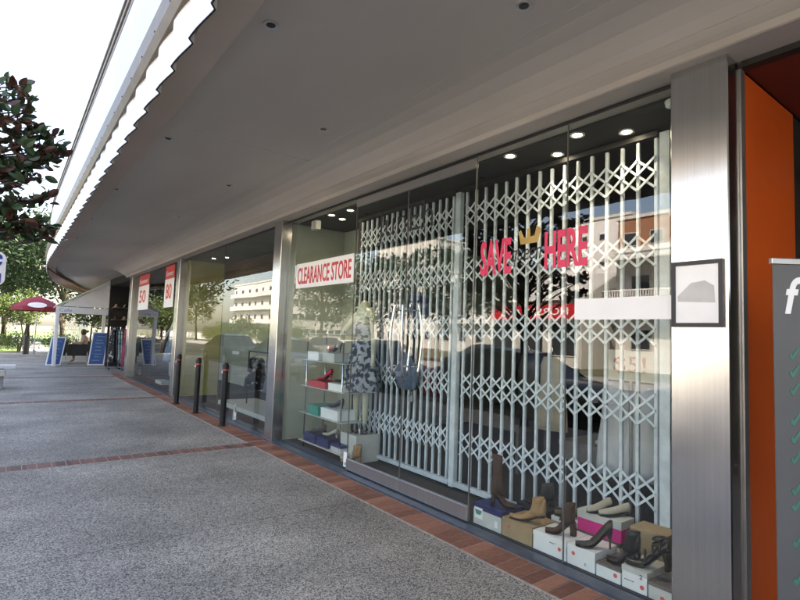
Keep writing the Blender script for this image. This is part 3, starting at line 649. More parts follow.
# ------------------------------------------------------------------ mannequins
def skinfig(name,verts,edges,radii,m,parent,sub=2):
    me=bpy.data.meshes.new(name);off=wloc(parent) if parent else Vector()
    me.from_pydata([tuple(Vector(v)-off) for v in verts],edges,[]);o=bpy.data.objects.new(name,me);COL.objects.link(o)
    if parent:o.parent=parent
    md=o.modifiers.new('s','SKIN');md.use_smooth_shade=True
    for i,r in enumerate(radii):
        rr=r if isinstance(r,tuple) else (r,r);me.skin_vertices[0].data[i].radius=rr
    me.skin_vertices[0].data[0].use_root=True
    sb=o.modifiers.new('ss','SUBSURF');sb.levels=sub;sb.render_levels=sub
    me.materials.append(m);return o
def mannequin(x,y,zb,label,md,rz=0,legs=False):
    t=thing('mannequin',label,'mannequin',(x,y,zb),'dressed mannequins')
    def P(dx,dy,dz): return (x+dx,y+dy,zb+dz)
    V=[P(0,0,.95),P(0,0,1.1),P(0,0,1.28),P(0,0,1.42),P(0,0,1.60),P(0,-.18,1.42),P(-.03,-.27,1.15),P(-.04,-.29,.92),P(-.06,-.30,.80),P(0,.17,1.40),P(-.12,.27,1.2),P(-.22,.2,1.05),P(-.26,.16,1.0),
       P(0,-.09,.85),P(0,-.1,.48),P(0,-.1,.1),P(0,.09,.85),P(0,.1,.48),P(0,.1,.1)]
    E_=[(0,1),(1,2),(2,3),(3,4),(3,5),(5,6),(6,7),(7,8),(3,9),(9,10),(10,11),(11,12),(0,13),(13,14),(14,15),(0,16),(16,17),(17,18)]
    Rr=[(.11,.15),(.09,.12),(.1,.145),(.085,.11),.042,.052,.04,.03,.024,.052,.04,.03,.024,.085,.05,.03,.085,.05,.03]
    skinfig('body',V,E_,Rr,M['skinm'],t)
    rs=[]
    for z,wx,wy in ((1.345,.07,.10),(1.30,.115,.14),(1.22,.125,.16),(1.08,.115,.145),(.98,.135,.18),(.8,.17,.23),(.62,.20,.27),(.5,.21,.29)):
        k=.0 if z>1 else .018
        rs.append([P((wx+k*math.sin(7*a))*math.cos(a),(wy+k*math.sin(7*a))*math.sin(a),z) for a in [2*math.pi*i/42 for i in range(42)]])
    MB().loft(rs).build('dress',md,t,smooth=True)
    MB().lathe((x,y,zb),[(.16,0),(.16,.012),(.012,.02),(.012,.9)],18).build('stand',M['chrome'],t)
    return t
mannequin(3.46,5.28,.34,'headless mannequin in a swirl patterned dress beside the glass shelves',M['dressp'])
tag(MB().box(3.3,3.62,5.1,5.46,.021,.335).build('plinth',M['offw']),'low white plinth under the mannequin in the left display window','plinth')
mannequin(3.6,14.9,.12,'mannequin in pale blue clothes in the farthest window',mat('pale_blue_cloth',(.2,.33,.48),(.15,.26,.4),rough=.8))
tag(MB().box(3.3,3.95,14.55,15.25,.021,.115).build('plinth',M['offw']),'low plinth under the mannequin in the farthest window','plinth')
# clothes rail in the middle window
cr_=thing('clothes_rail','black metal clothes rail inside the middle window','clothes rail',(3.9,9.0,.02))
for y in (8.1,9.9):
    MB().tube([(3.82,y,.1),(3.82,y,1.12)],.014,8).build('upright',M['blk'],cr_)
MB().tube([(3.82,8.1,1.12),(3.82,9.9,1.12)],.014,8).build('rail',M['blk'],cr_)
def garment(x,y,z,l,wd,m,label,rz=0,grp='hanging garments'):
    rs=[];n=28
    for i in range(9):
        t=i/8;zz=-t*l
        hw=wd*(.30+.20*min(1,t*8)) if t<.12 else wd*(.42+.14*t-.06*math.sin(math.pi*min(1,(t)*1.6)))
        rs.append([((.028+.012*t*math.sin(6*a+i*.3))*math.cos(a)*1.2,hw*math.sin(a)+.006*math.sin(9*a),zz) for a in [2*math.pi*k/n for k in range(n)]])
    tt=thing('garment',label,'garment',(0,0,0),grp)
    MB().loft(rs).build('cloth',m,tt,smooth=True)
    MB().tube([(0,-wd*.3,-.01),(0,0,.05),(0,wd*.3,-.01)],.006,6).build('hanger',M['ink'],tt)
    MB().tube([(0,0,.05),(0,0,.09),(.0,.02,.11),(0,.03,.095)],.003,5).build('hook',M['chrome'],tt)
    tt.location=(x,y,z);tt.rotation_euler=(0,0,rz);return tt
for i,(y,mm,l) in enumerate(((8.35,'blackl','black top on the rail in the middle window, right one'),(8.6,'denim','denim skirt on the rail in the middle window'),(9.5,'dressb','patterned top on the rail in the middle window'))):
    garment(3.82,y,1.0,.6,.38,M[mm],l,rz=math.radians(80))
for x,y,z,mm,l in ((3.98,2.05,1.2,'panel','pale blue garment hanging below the price sign'),(3.98,2.28,1.2,'panel','pale blue garment left of the other one below the price sign'),
    (4.5,3.3,1.35,'creaml','cream top hanging deep inside behind the right gate'),(4.5,3.6,1.35,'blackl','black top hanging deep inside behind the right gate'),(4.4,5.1,1.5,'dressm','maroon dress hanging deep inside behind the left gate')):
    garment(x,y,z,.75,.3,M[mm],l,rz=math.radians(15))
# ------------------------------------------------------------------ bollards
def bollard(x,y,label,h_=.99):
    t=thing('bollard',label,'bollard',(x,y,.006),'black bollards on the tiled edge')
    MB().lathe((x,y,.006),[(.075,0),(.075,.008),(.046,.012),(.046,h_-.10)],24).build('post',M['blk'],t,smooth=False)
    MB().lathe((x,y,.006),[(.046,h_-.0995),(.05,h_-.095),(.05,h_-.035),(.046,h_-.03),(.034,h_)],24).build('cap',M['blk'],t)
    MB().lathe((x,y,.006),[(.0475,h_-.125),(.0485,h_-.122),(.0485,h_-.108),(.0475,h_-.105)],24).build('red_band',M['dotred'],t)
    MB().rbox(x-.057,x-.047,y-.018,y+.018,h_-.165,h_-.125,.002).build('reflector',M['white'],t)
    return t
bollard(2.80,8.22,'nearest of three slim black bollards on the terracotta edge')
bollard(2.80,9.68,'middle one of three slim black bollards on the terracotta edge')
bollard(2.80,11.02,'farthest of three slim black bollards on the terracotta edge')

# ------------------------------------------------------------------ neighbour orange shop
ns=thing('orange_shop','orange walled shop entrance right of the wide steel column','building',(3.2,-1,0))
MB().box(3.166,3.99,1.082,1.2,0.013,3.04).build('orange_wall',M['orange'],ns)
MB().box(3.108,3.165,1.074,1.2,0.013,3.04).build('door_frame',M['alu'],ns)
MB().box(3.105,3.17,-4,1.07,3.045,3.079).build('header_frame',M['black'],ns)
MB().box(3.172,6.9,-4,1.08,3.05,3.078).build('ceiling',mat('dark_red_ceiling',(.16,.02,.008),rough=.7),ns)
MB().box(6.9,7,-4,1.08,0,3.04).build('back_wall',M['dark'],ns)
MB().box(4.0,6.9,1.09,1.11,0,3.04).build('side_wall',M['dark'],ns)
MB().box(3.2,6.9,-4.1,-4,0,3.04).build('far_side_wall',M['render'],ns)
MB().box(2.957,6.9,-4,1.05,0,.012).build('floor',M['conc'],ns)
wl=thing('wall_lamp','small white round wall lamp at the end of the orange wall','lamp',(4.05,1.0,2.7))
MB().lathe((4.06,.97,2.62),[(.03,0),(.055,.02),(.055,.07),(.03,.09)],16).build('shade',M['white'],wl,smooth=True)
# pull up banner
bn=thing('pull_up_banner','grey pull up banner with white letter and green ticks in front of the orange wall','banner',(0,0,0))
MB().box(0,.85,-.002,.002,.08,1.90).build('sheet',M['bannerg'],bn)
MB().rbox(-.01,.86,-.012,.012,1.902,1.925,.003).build('top_rail',M['alu'],bn)
MB().rbox(-.01,.86,-.05,.05,.0,.078,.01).build('base',M['alu'],bn)
text('letter','f',M['white'],bn,(.05,-.0045,1.70),(1,0,0),UZ,.085,.15,bold=.02,shear=.25)
text('lettering','itness',M['white'],bn,(.145,-.0045,1.71),(1,0,0),UZ,.55,.12,bold=.02,shear=.25)
for i,z in enumerate((1.53,1.46,1.39,1.27,1.20,1.12,1.0,.94,.80,.66)):
    k=MB();k.prism([(.065,z),(.08,z-.018),(.115,z+.03),(.105,z+.034),(.08,z+.005),(.072,z+.012)],'y',-.0045,-.0025);k.build('tick_mark',M['green'],bn)
k=MB();k.prism([(.06,.50),(.09,.48),(.6,.48),(.63,.5),(.63,.56),(.6,.58),(.09,.58),(.06,.56)],'y',-.0045,-.0025);k.build('red_panel',M['dotred'],bn)
bn.scale=(.86,.86,.967);bn.location=(2.76*.86,.836*.86,.0);bn.rotation_euler=(0,0,math.atan2(-.605,.795))
# blue street sign on pole
bs=thing('road_sign','blue and white rounded sign on a post at the left edge','sign',(-.33,8,0))
def rrect(w_,h_,r,cx,cz):
    p=[]
    for sx,sz_,a0 in ((1,-1,-90),(1,1,0),(-1,1,90),(-1,-1,180)):
        for i in range(7):
            a=math.radians(a0+15*i);p.append((cx+sx*(w_/2-r)+r*math.cos(a),cz+sz_*(h_/2-r)+r*math.sin(a)))
    return p
MB().prism(rrect(.60,.42,.09,-.37,2.16),'y',8.0,8.006).build('sign_plate',M['white'],bs)
MB().prism(rrect(.54,.15,.05,-.38,2.27),'y',7.995,7.9985).build('blue_field',M['blue'],bs)
MB().prism(rrect(.54,.13,.02,-.38,2.045),'y',7.995,7.9985).build('blue_field',M['blue'],bs)
MB().tube([(-.33,8.04,0),(-.33,8.04,2.5)],.03,10).build('post',M['alu'],bs)
MB().prism([(-.15,2.25),(-.1,2.25),(-.1,2.23),(-.06,2.265),(-.1,2.30),(-.1,2.28),(-.15,2.28)],'y',7.991,7.9945).build('arrow',M['white'],bs)
# bench left
be=thing('bench','pale slab bench cut off by the left edge of the picture','bench',(-.6,15,0))
MB().rbox(-1.5,.22,14.75,15.15,.47,.54,.01).build('seat',M['offw'],be)
MB().rbox(-1.5,.04,14.70,14.78,.30,.44,.01).build('rail',M['alu'],be)
for x in (-1.3,-.05): MB().rbox(x-.06,x+.06,14.8,15.1,0,.469,.01).build('leg',M['conc'],be)

# ------------------------------------------------------------------ leaves / trees
def leafmesh(pts,size,seed,asp=.45,fold=.15,up=.3):
    r=random.Random(seed);mb=MB()
    for (p,d) in pts:
        s=size*r.uniform(.7,1.25);d=Vector(d)+Vector((r.gauss(0,.5),r.gauss(0,.5),r.gauss(up,.5)));d.normalize()
        a=d.cross(Vector((r.gauss(0,1),r.gauss(0,1),r.gauss(0,1)))).normalized();n=d.cross(a);p=Vector(p)
        m1=p+d*s*.35;m2=p+d*s*.7
        mb.add([p,m1+a*s*asp*.45+n*s*fold,m1,m1-a*s*asp*.45+n*s*fold,m2+a*s*asp*.4+n*s*fold,m2,m2-a*s*asp*.4+n*s*fold,p+d*s],
               [(0,2,1),(0,3,2),(1,2,5,4),(3,6,5,2),(4,5,7),(5,6,7)] if r.random()<.5 else [(0,1,2),(0,2,3),(1,4,5,2),(3,2,5,6),(4,7,5),(5,7,6)])
    return mb
def bigleaf(pts,size,seed):
    r=random.Random(seed);mb=MB();st=((.0,.0),(.14,.16),(.34,.25),(.58,.27),(.8,.19),(.93,.09),(1,.0))
    for p,d in pts:
        s=size*r.uniform(.65,1.2);d=Vector(d)+Vector((r.gauss(0,.35),r.gauss(0,.35),r.gauss(.1,.4)));d.normalize()
        a=d.cross(Vector((r.gauss(0,1),r.gauss(0,1),r.gauss(0,1)))).normalized();n=d.cross(a);p=Vector(p);c=r.uniform(-.25,.1);vs=[];fs=[]
        if r.random()<.5:a=-a
        for u,w_ in st:
            m_=p+d*s*u+n*s*c*u*u
            vs+=[m_-a*s*w_+n*s*w_*.35,m_,m_+a*s*w_+n*s*w_*.35]
        for i in range(6): fs+=[(3*i,3*i+1,3*i+4,3*i+3),(3*i+1,3*i+2,3*i+5,3*i+4)]
        mb.add(vs,fs)
    return mb
def clumps(c,rad,n,cr,per,seed,shell=.5):
    r=random.Random(seed);out=[]
    for i in range(n):
        while True:
            d=Vector((r.gauss(0,1),r.gauss(0,1),r.gauss(0,1)));d.normalize();q=r.uniform(shell,1)
            break
        cc=Vector((c[0]+d.x*rad[0]*q,c[1]+d.y*rad[1]*q,c[2]+d.z*rad[2]*q));k=cr*r.uniform(.6,1.3)
        for j in range(per):
            e_=Vector((r.gauss(0,1),r.gauss(0,1),r.gauss(0,.8)));e_.normalize();out.append((cc+e_*k*r.uniform(.3,1),e_))
    return out
def tree(name,label,loc,h_,rad,mleaf,size,n,per,seed,trunk_r=.15,group=None,cr=.8,cat='tree',ch=None,limbs=6):
    t=thing(name,label,cat,(0,0,0),group);r=random.Random(seed);ch=ch or h_-rad[2]
    tr=MB();tr.tube([(0,0,-.16),(r.uniform(-.1,.1),r.uniform(-.1,.1),ch*.35),(r.uniform(-.2,.2),r.uniform(-.2,.2),ch*.7),(0,0,ch)],[trunk_r*1.2,trunk_r,trunk_r*.8,trunk_r*.5],8)
    for i in range(limbs):
        a=i*2.4+r.random();q=r.uniform(.45,.8);z=ch*r.uniform(.5,.85)
        tr.tube([(0,0,z),(rad[0]*q*.4*math.cos(a),rad[1]*q*.4*math.sin(a),z+(ch-z)*.6+.3),(rad[0]*q*math.cos(a),rad[1]*q*math.sin(a),ch+rad[2]*r.uniform(-.2,.5))],[trunk_r*.5,trunk_r*.3,trunk_r*.1],6)
    tr.build('trunk',M['bark'],t,smooth=True)
    leafmesh(clumps((0,0,ch),rad,n,cr,per,seed),size,seed+1).build('crown',mleaf,t,fix=False)
    t.location=loc;return t
# magnolia close by at the upper left
mg=thing('magnolia_tree','large leaved magnolia with dark rusty leaves at the upper left','tree',(0,0,0))
r=random.Random(5);pts=[];tr=MB();cx,cy=-1.25,6.0
tr.tube([(cx,cy,0),(cx+.03,cy,1.2),(cx-.02,cy+.05,2.4),(cx+.05,cy,3.8)],[.08,.07,.055,.03],8)
tips=[(-.62,6.0,3.62),(-.18,5.9,3.55),(.02,6.05,3.68),(-.05,5.9,3.42),(.12,6.05,3.38),(-.35,5.8,3.3),(.30,6.0,3.20),(.20,5.95,3.1),(.05,6.1,3.05),(-.2,6.0,3.0),(.17,5.9,2.88),(-.02,6.05,2.8),(-.25,5.9,2.75),(.12,6.0,2.68),(-.1,6.1,2.55),(-.3,5.9,2.5),(.16,6.0,2.42),(.0,6.0,2.36),(-.2,6.1,2.3),(.24,6.05,2.5),(-.4,6.2,2.4),(-.5,5.8,2.7),(-.55,6.0,3.0),(-.45,6.1,3.4),(-.6,5.9,2.35),
      (.24,6.02,3.34),(.34,6.0,3.24),(.28,6.0,3.12),(.1,6.0,3.3),(.12,5.95,3.0),(.22,6.0,2.72),(.08,5.9,2.48),(.3,6.05,2.36),(-.02,5.9,3.15),(.04,6.0,3.55),(-.08,6.0,3.25),(-.12,5.95,2.95),(.02,5.9,2.6),(-.15,5.85,2.4),(-.3,6.0,3.5),(-.05,6.1,3.8),(.0,5.95,2.95)]
for i in range(60):
    a=r.uniform(math.pi*.3,math.pi*1.7);tips.append((cx+math.cos(a)*r.uniform(.4,1.2),cy+math.sin(a)*r.uniform(.4,1.3),r.uniform(2.3,4.3)))
for tp in tips:
    z0=max(1.6,tp[2]-r.uniform(.5,.9));mid=((cx+tp[0])/2,(cy+tp[1])/2,(z0+tp[2])/2+.05)
    tr.tube([(cx,cy,z0),mid,tp],[.022,.013,.005],6)
    d=(Vector(tp)-Vector(mid)).normalized()
    for j in range(27):
        b_=Vector(tp)-d*r.uniform(0,.24)+Vector((r.gauss(0,.03),r.gauss(0,.03),r.gauss(0,.03)))
        a=r.uniform(0,6.28);pts.append((b_,Vector((math.cos(a),math.sin(a),r.uniform(-.3,.9)))+d*.5))
tr.build('trunk',M['bark'],mg,smooth=True)
bigleaf(pts,.112,11).build('crown',M['mag'],mg,fix=False)

# background trees (beyond the cafe)
T1=tree('shade_tree','broad dark green tree behind the tent, closest to the canopy corner',(2.8,39,0),9,(4.2,3.5,3.0),M['leaf'],.30,70,70,21,.22,'park trees',cr=1.0,ch=5.6)
for i,(x,y,rz,s,l) in enumerate(((-2.6,38,1.2,.95,'broad dark green tree above the red umbrella, left one'),(-.2,44,2.2,1.1,'broad dark green tree standing behind the red umbrella'),(6.8,46,.6,1.05,'broad dark green tree behind the tent, right one'),
                     (-2.4,52,3.1,1.2,'broad tree far left beyond the lawn'),(1.5,62,4.0,1.3,'tall tree closing the view at the end of the park path'),(10,60,5,1.3,'tall tree far behind the corner shop'),(-3.0,74,5.6,1.4,'farthest tall tree beyond the lawn at the left'))):
    o=dup(T1,(x,y,0),rz,l,'park trees');o.scale=(s,s,s)
T2=tree('small_tree','small light green tree seen through the open tent',(3.6,31.5,0),3.4,(1.5,1.2,.9),M['leafl'],.16,40,60,31,.05,'garden trees',cr=.4,ch=2.4)
dup(T2,(.6,35.5,0),2,'small light green tree left of the umbrella pole','garden trees')
dup(T2,(-1.6,34.8,0),4,'small light green tree at the left edge by the park path','garden trees')
def shrub(loc,rad,m,label,seed,n=26,per=55,size=.1,grp='shrubs'):
    t=thing('shrub',label,'shrub',(0,0,0),grp)
    leafmesh(clumps((0,0,rad[2]*.9),rad,n,rad[0]*.35,per,seed,.3),size,seed).build('foliage',m,t,fix=False)
    MB().tube([(0,0,-.15),(0,0,rad[2])],.03,6).build('stem',M['bark'],t);t.location=loc;return t
S1=shrub((2.4,33.2,0),(1.1,.8,.5),M['leafl'],'low leafy garden shrub right of the umbrella pole',41)
dup(S1,(.5,33.6,0),1,'low leafy garden shrub left of the umbrella pole')
dup(S1,(-.9,35.5,0),2,'low leafy garden shrub at the left edge by the park path')
dup(S1,(4.7,34,0),3,'low leafy garden shrub behind the seated person')
hg=struct(MB().box(-1.7,60,33.6,140,-.159,-.03).build('lawn',M['grass']))
pth=MB();pts_=[(1.35,33.5,.75),(1.5,38,.75),(1.4,46,.8),(1.2,60,.9),(1.0,80,1)]
pth.loft([[(x-w_,y,-.035),(x+w_,y,-.035),(x+w_,y,-.022),(x-w_,y,-.022)] for x,y,w_ in pts_]);struct(pth.build('park_path',M['conc']))
bl2=thing('garden_wall','low brown brick garden edging below the umbrella','wall',(3,32.6,0))
MB().rbox(2.3,7,32.6,32.9,0,.28,.01).build('wall_body',M['brickr'],bl2)
o=MB().lathe((.8,31.5,0),[(.13,0),(.13,.85),(.11,.9)],14);tag(o.build('park_bollard',M['blk']),'short dark bollard beside the start of the park path','bollard')
fe=thing('white_fence','pale fence of upright pickets along the lawn behind the umbrella','fence',(4,47,0))
pk_=MB()
for i in range(60): pk_.box(2.7+i*.16,2.82+i*.16,46.9,46.93,0,1.45)
pk_.build('pickets',M['offw'],fe)
MB().box(2.6,12.4,46.94,46.99,.4,.5).build('rail',M['offw'],fe);MB().box(2.6,12.4,46.94,46.99,1.1,1.2).build('rail',M['offw'],fe)
# pale sunlit wall of a far house through the tent
def block(name,label,x0,x1,y0,y1,h_,m,rows,cols,face,cat='building',grp=None,z0w=1.2,ww=1.3,wh=1.3,roof='flat',balc=False,z0=0):
    t=thing(name,label,cat,((x0+x1)/2,(y0+y1)/2,0),grp)
    MB().box(x0,x1,y0,y1,-.15,h_).build('wall',m,t)
    if roof=='flat': MB().box(x0-.15,x1+.15,y0-.15,y1+.15,h_,h_+.3).build('parapet',M['render'],t)
    else:
        xm=(x0+x1)/2
        MB().loft([[(x0-.4,y0-.4,h_),(x1+.4,y0-.4,h_),(xm,y0-.4,h_+roof)],[(x0-.4,y1+.4,h_),(x1+.4,y1+.4,h_),(xm,y1+.4,h_+roof)]]).build('roof',M['offw'],t)
    fh=(h_-.6)/rows
    for i in range(rows):
        for fc in face:
            a0,a1=(y0,y1) if fc=='x' else (x0,x1)
            for j in range(cols):
                c=a0+(a1-a0)*(j+.5)/cols;z=z0w+i*fh
                if fc=='x': f=MB().box(x1+.002,x1+.06,c-ww/2,c+ww/2,z,z+wh).build('window',M['offw'],t);MB().box(x1+.061,x1+.075,c-ww/2+.08,c+ww/2-.08,z+.08,z+wh-.08).build('pane',M['wwin'],f)
                else: f=MB().box(c-ww/2,c+ww/2,y0-.06,y0-.002,z,z+wh).build('window',M['offw'],t);MB().box(c-ww/2+.08,c+ww/2-.08,y0-.075,y0-.061,z+.08,z+wh-.08).build('pane',M['wwin'],f)
        if balc and i>0:
            z=i*fh+.35
            b_=MB().box(x1,x1+1.3,y0+.5,y1-.5,z,z+.18).build('balcony',M['render'],t)
            MB().box(x1+1.22,x1+1.3,y0+.5,y1-.5,z+.181,z+1.0).build('balustrade',M['render'],b_)
    return t
block('house','low cream house beyond the tent and garden',5.5,16,52,60,4.2,M['render'],1,4,('y',),roof=1.6)
# ------------------------------------------------------------------ cafe: tent, umbrella, boards, table, person
tt=thing('cafe_tent','white gabled cafe marquee at the canopy corner with open sides','tent',(2.2,23.6,0))
A=(1.42,22.6);B=(3.14,22.6);Cc=(3.3,25.6);D=(1.6,25.6)
for p in (A,B,Cc,D): MB().rbox(p[0]-.06,p[0]+.06,p[1]-.06,p[1]+.06,0,2.05,.01).build('leg',M['tentw'],tt)
def sheet(mb,ps,th=.02):
    a=[Vector(p) for p in ps];n=(a[1]-a[0]).cross(a[2]-a[0]).normalized()*th
    mb.loft([[p for p in a],[p+n for p in a]]);return mb
pk0=(3.05,22.6,3.25);pk1=(3.2,25.6,3.25)
sheet(MB(),[(1.32,22.5,2.18),(pk0[0],22.5,pk0[2]),(pk1[0],25.7,pk1[2]),(1.45,25.7,2.18)]).build('roof_sheet',M['tentw'],tt)
sheet(MB(),[(1.5,22.62,2.2),(3.1,22.62,2.2),(3.0,22.62,3.15)],.01).build('gable_sheet',M['tentw'],tt)
sheet(MB(),[(pk0[0]+.05,22.5,3.26),(4.6,22.5,2.5),(4.7,25.7,2.5),(pk1[0]+.05,25.7,3.26)]).build('roof_sheet',M['tentw'],tt)
MB().rbox(3.08,3.16,22.5,22.58,2.05,3.28,.005).build('king_post',M['tentw'],tt)
vl=MB().box(1.35,3.2,22.47,22.5,1.93,2.17).build('valance',M['tentw'],tt)
text('lettering','Cafe',mat('pale_blue_ink',(.15,.25,.5)),vl,(1.45,22.466,1.99),(1,0,0),UZ,.4,.12)
um=thing('market_umbrella','dark red market umbrella with a white oval mark on its rim','umbrella',(1.35,29.5,0))
ux,uy=1.05,29.5
MB().tube([(ux,uy,0),(ux,uy,2.75)],.025,8).build('pole',M['alu'],um)
MB().lathe((ux,uy,0),[(.25,0),(.25,.06),(.05,.08),(.05,.3)],16).build('base',M['conc'],um)
rs=[]
for rr_,z in ((.03,2.82),(.5,2.62),(1.02,2.30),(1.05,2.12)):
    rs.append([(ux+rr_*math.cos(2*math.pi*i/8+.2),uy+rr_*math.sin(2*math.pi*i/8+.2),z) for i in range(8)])
r2=[[(p[0]*.985+ux*.015,p[1]*.985+uy*.015,p[2]-.02) for p in q] for q in rs[::-1]]
MB().loft(rs+r2,True).build('canopy',M['umbr'],um)
ov=MB();ov.loft([[(ux-.05+.36*math.cos(a),uy-1.03-.015+.0,2.36+.12*math.sin(a)) for a in [2*math.pi*i/20 for i in range(20)]],[(ux-.05+.36*math.cos(a),uy-1.01,2.36+.12*math.sin(a)) for a in [2*math.pi*i/20 for i in range(20)]]]);ov.build('oval_mark',M['white'],um)
def board(x0,x1,y,h_,label,lean=.16,sk=.14):
    t=thing('menu_board',label,'menu board',((x0+x1)/2,y,0),'blue cafe menu boards')
    def Q(u,v,d=0): # u across, v up
        return (x0+u+sk*v/h_,y+lean*v-d,v)
    w_=x1-x0
    MB().loft([[Q(0,0),Q(w_,0),Q(w_,h_),Q(0,h_)],[Q(0,0,.03),Q(w_,0,.03),Q(w_,h_,.03),Q(0,h_,.03)]]).build('frame',M['white'],t)
    MB().loft([[Q(.04,.04,.031),Q(w_-.04,.04,.031),Q(w_-.04,h_-.04,.031),Q(.04,h_-.04,.031)],[Q(.04,.04,.036),Q(w_-.04,.04,.036),Q(w_-.04,h_-.04,.036),Q(.04,h_-.04,.036)]]).build('panel',M['chalk'],t)
    ln=MB();rr=random.Random(int(x0*100));v_=h_-.18
    while v_>.15:
        a=rr.uniform(.1,.18);b_=w_-rr.uniform(.1,.2)
        ln.loft([[Q(a,v_,.037),Q(b_,v_,.037),Q(b_,v_+.02,.037),Q(a,v_+.02,.037)],[Q(a,v_,.039),Q(b_,v_,.039),Q(b_,v_+.02,.039),Q(a,v_+.02,.039)]]);v_-=rr.uniform(.09,.16)
    ln.build('chalk_lines',mat('chalk_blue',(.3,.42,.6)),t)
    MB().tube([Q(.1,h_*.9),(x0+.1,y+.45+lean*h_*.5,0)],.015,6).build('prop',M['alu'],t)
board(1.19,1.66,23.0,1.05,'smaller blue menu board leaning left of the cafe table')
board(2.52,3.07,23.0,1.27,'taller blue menu board beside the black dress rack')
ct=thing('cafe_table','black covered cafe table inside the tent','table',(2.15,24.3,0))
MB().rbox(1.6,2.75,24.0,24.7,.72,.76,.01).build('table_top',M['blk'],ct)
MB().box(1.66,2.7,24.04,24.66,.3,.715).build('cloth_skirt',M['blk'],ct)
for x in (1.7,2.65): MB().tube([(x,24.35,0),(x,24.35,.3)],.03,8).build('leg',M['blk'],ct)
ck=thing('cafe_chair','dark cafe chair left of the table in the tent','chair',(1.65,23.7,0),'cafe chairs')
MB().rbox(1.5,1.9,23.55,23.95,.44,.47,.005).build('seat',M['blk'],ck)
MB().rbox(1.5,1.9,23.50,23.53,.50,.88,.005).build('backrest',M['blk'],ck)
for x in (1.52,1.88):
    for y in (23.57,23.93): MB().tube([(x,y,0),(x,y,.44)],.015,6).build('leg',M['alu'],ck)
dup(ck,(2.35,23.75,0),0,'dark cafe chair right of the table in the tent').location=(2.72,24.0,0)
# seated person
pe=thing('person','seated person in a tan top leaning on the cafe table','person',(2.62,24.55,0))
def Pp(a,b_,c): return (2.62+a,24.55+b_,c)
V=[Pp(0,0,.52),Pp(-.02,0,.72),Pp(-.06,0,.92),Pp(-.10,0,1.02),Pp(-.13,0,1.10),Pp(-.15,0,1.19),Pp(-.16,0,1.27),Pp(-.09,-.17,.98),Pp(-.2,-.2,.82),Pp(-.42,-.12,.80),Pp(-.50,-.08,.805),Pp(-.09,.17,.98),Pp(-.2,.2,.82),Pp(-.42,.12,.80),Pp(-.5,.08,.805),
   Pp(-.05,-.1,.5),Pp(-.42,-.12,.5),Pp(-.42,-.12,.1),Pp(-.54,-.12,.05),Pp(-.05,.1,.5),Pp(-.42,.12,.5),Pp(-.42,.12,.1),Pp(-.54,.12,.05)]
E_=[(0,1),(1,2),(2,3),(3,4),(4,5),(5,6),(3,7),(7,8),(8,9),(9,10),(3,11),(11,12),(12,13),(13,14),(0,15),(15,16),(16,17),(17,18),(0,19),(19,20),(20,21),(21,22)]
Rr=[(.12,.15),(.11,.14),(.11,.17),(.08,.13),.05,.085,.08,.06,.045,.035,.025,.06,.045,.035,.025,.09,.06,.04,.035,.09,.06,.04,.035]
skinfig('body',V,E_,Rr,M['skin'],pe)
MB().loft([[Pp(-.02*q-.03*(q>1)+wx*math.cos(a),wy*math.sin(a),z) for a in [2*math.pi*i/16 for i in range(16)]] for q,(z,wx,wy) in enumerate(((.48,.15,.2),(.6,.135,.185),(.78,.13,.185),(.93,.13,.215),(1.02,.10,.18),(1.07,.06,.08)))]).build('top',M['shirt'],pe,smooth=True)
MB().loft([[Pp(-.135+wx*math.cos(a),wx*.95*math.sin(a),z) for a in [2*math.pi*i/14 for i in range(14)]] for z,wx in ((1.13,.07),(1.2,.098),(1.28,.1),(1.35,.06),(1.37,.02))]).build('hair',M['hair'],pe,smooth=True)
MB().tube([Pp(-.03,0,1.26),Pp(.04,0,1.27)],[.05,.035],8).build('hair_bun',M['hair'],pe)
# clothes racks
for (x0,x1,y,z,lab) in ((2.92,3.25,20.9,1.5,'black rack of dark dresses standing in front of the boutique'),(3.28,3.62,20.0,1.55,'rack of pink dresses in front of the last steel column')):
    ck_=thing('dress_rack',lab,'clothes rack',((x0+x1)/2,y,0),'dress racks')
    MB().tube([(x0,y,z),(x1,y,z)],.014,8).build('rail',M['chrome'],ck_)
    for x in (x0,x1): MB().tube([(x,y,.05),(x,y,z)],.014,8).build('upright',M['chrome'],ck_);MB().rbox(x-.03,x+.03,y-.3,y+.3,.0,.05,.01).build('foot',M['blk'],ck_)
gl=[(2.98,20.9,1.4,1.15,'dressb','black dress with white trim at the left end of the racks'),(3.06,20.9,1.4,1.2,'blackl','plain black dress hung on the left rack'),(3.14,20.9,1.4,1.1,'dresst','teal and white dress hung on the left rack'),(3.22,20.9,1.4,1.2,'dresst','pale teal dress at the right end of the left rack'),
    (3.30,20.0,1.45,1.3,'dressm','maroon dress hung left of the pink dresses'),(3.40,20.0,1.45,1.3,'dresspk','bright pink patterned dress'),(3.48,20.0,1.45,1.3,'dresspk','second pink patterned dress right of the brighter one'),(3.57,20.0,1.45,1.3,'dressm','dark maroon dress beside the last steel column')]
for x,y,z,l,mm,lab in gl: garment(x,y-.02,z,l,.42,M[mm],lab,rz=math.radians(24))
bi=0
for z in (1.33,1.78,2.23):
    for i in range(5):
        mm=('offw','brownl','kraft','dressb','pinkc')[(i+bi)%5];x=3.22+i*.3
        o=MB().lathe((x,22.05,z),[(.10,0),(.10,.02),(.055,.03),(.05,.11),(.02,.13)],12).build('sun_hat',M[mm],smooth=True)
        tag(o,'%s sun hat on the %s boutique shelf, %s'%(('pale','dark brown','straw','black','pink')[(i+bi)%5],('lower','middle','upper')[bi],('first from the left','second from the left','third from the left','fourth from the left','fifth from the left')[i]),'hat','sun hats on shelves')
    bi+=1

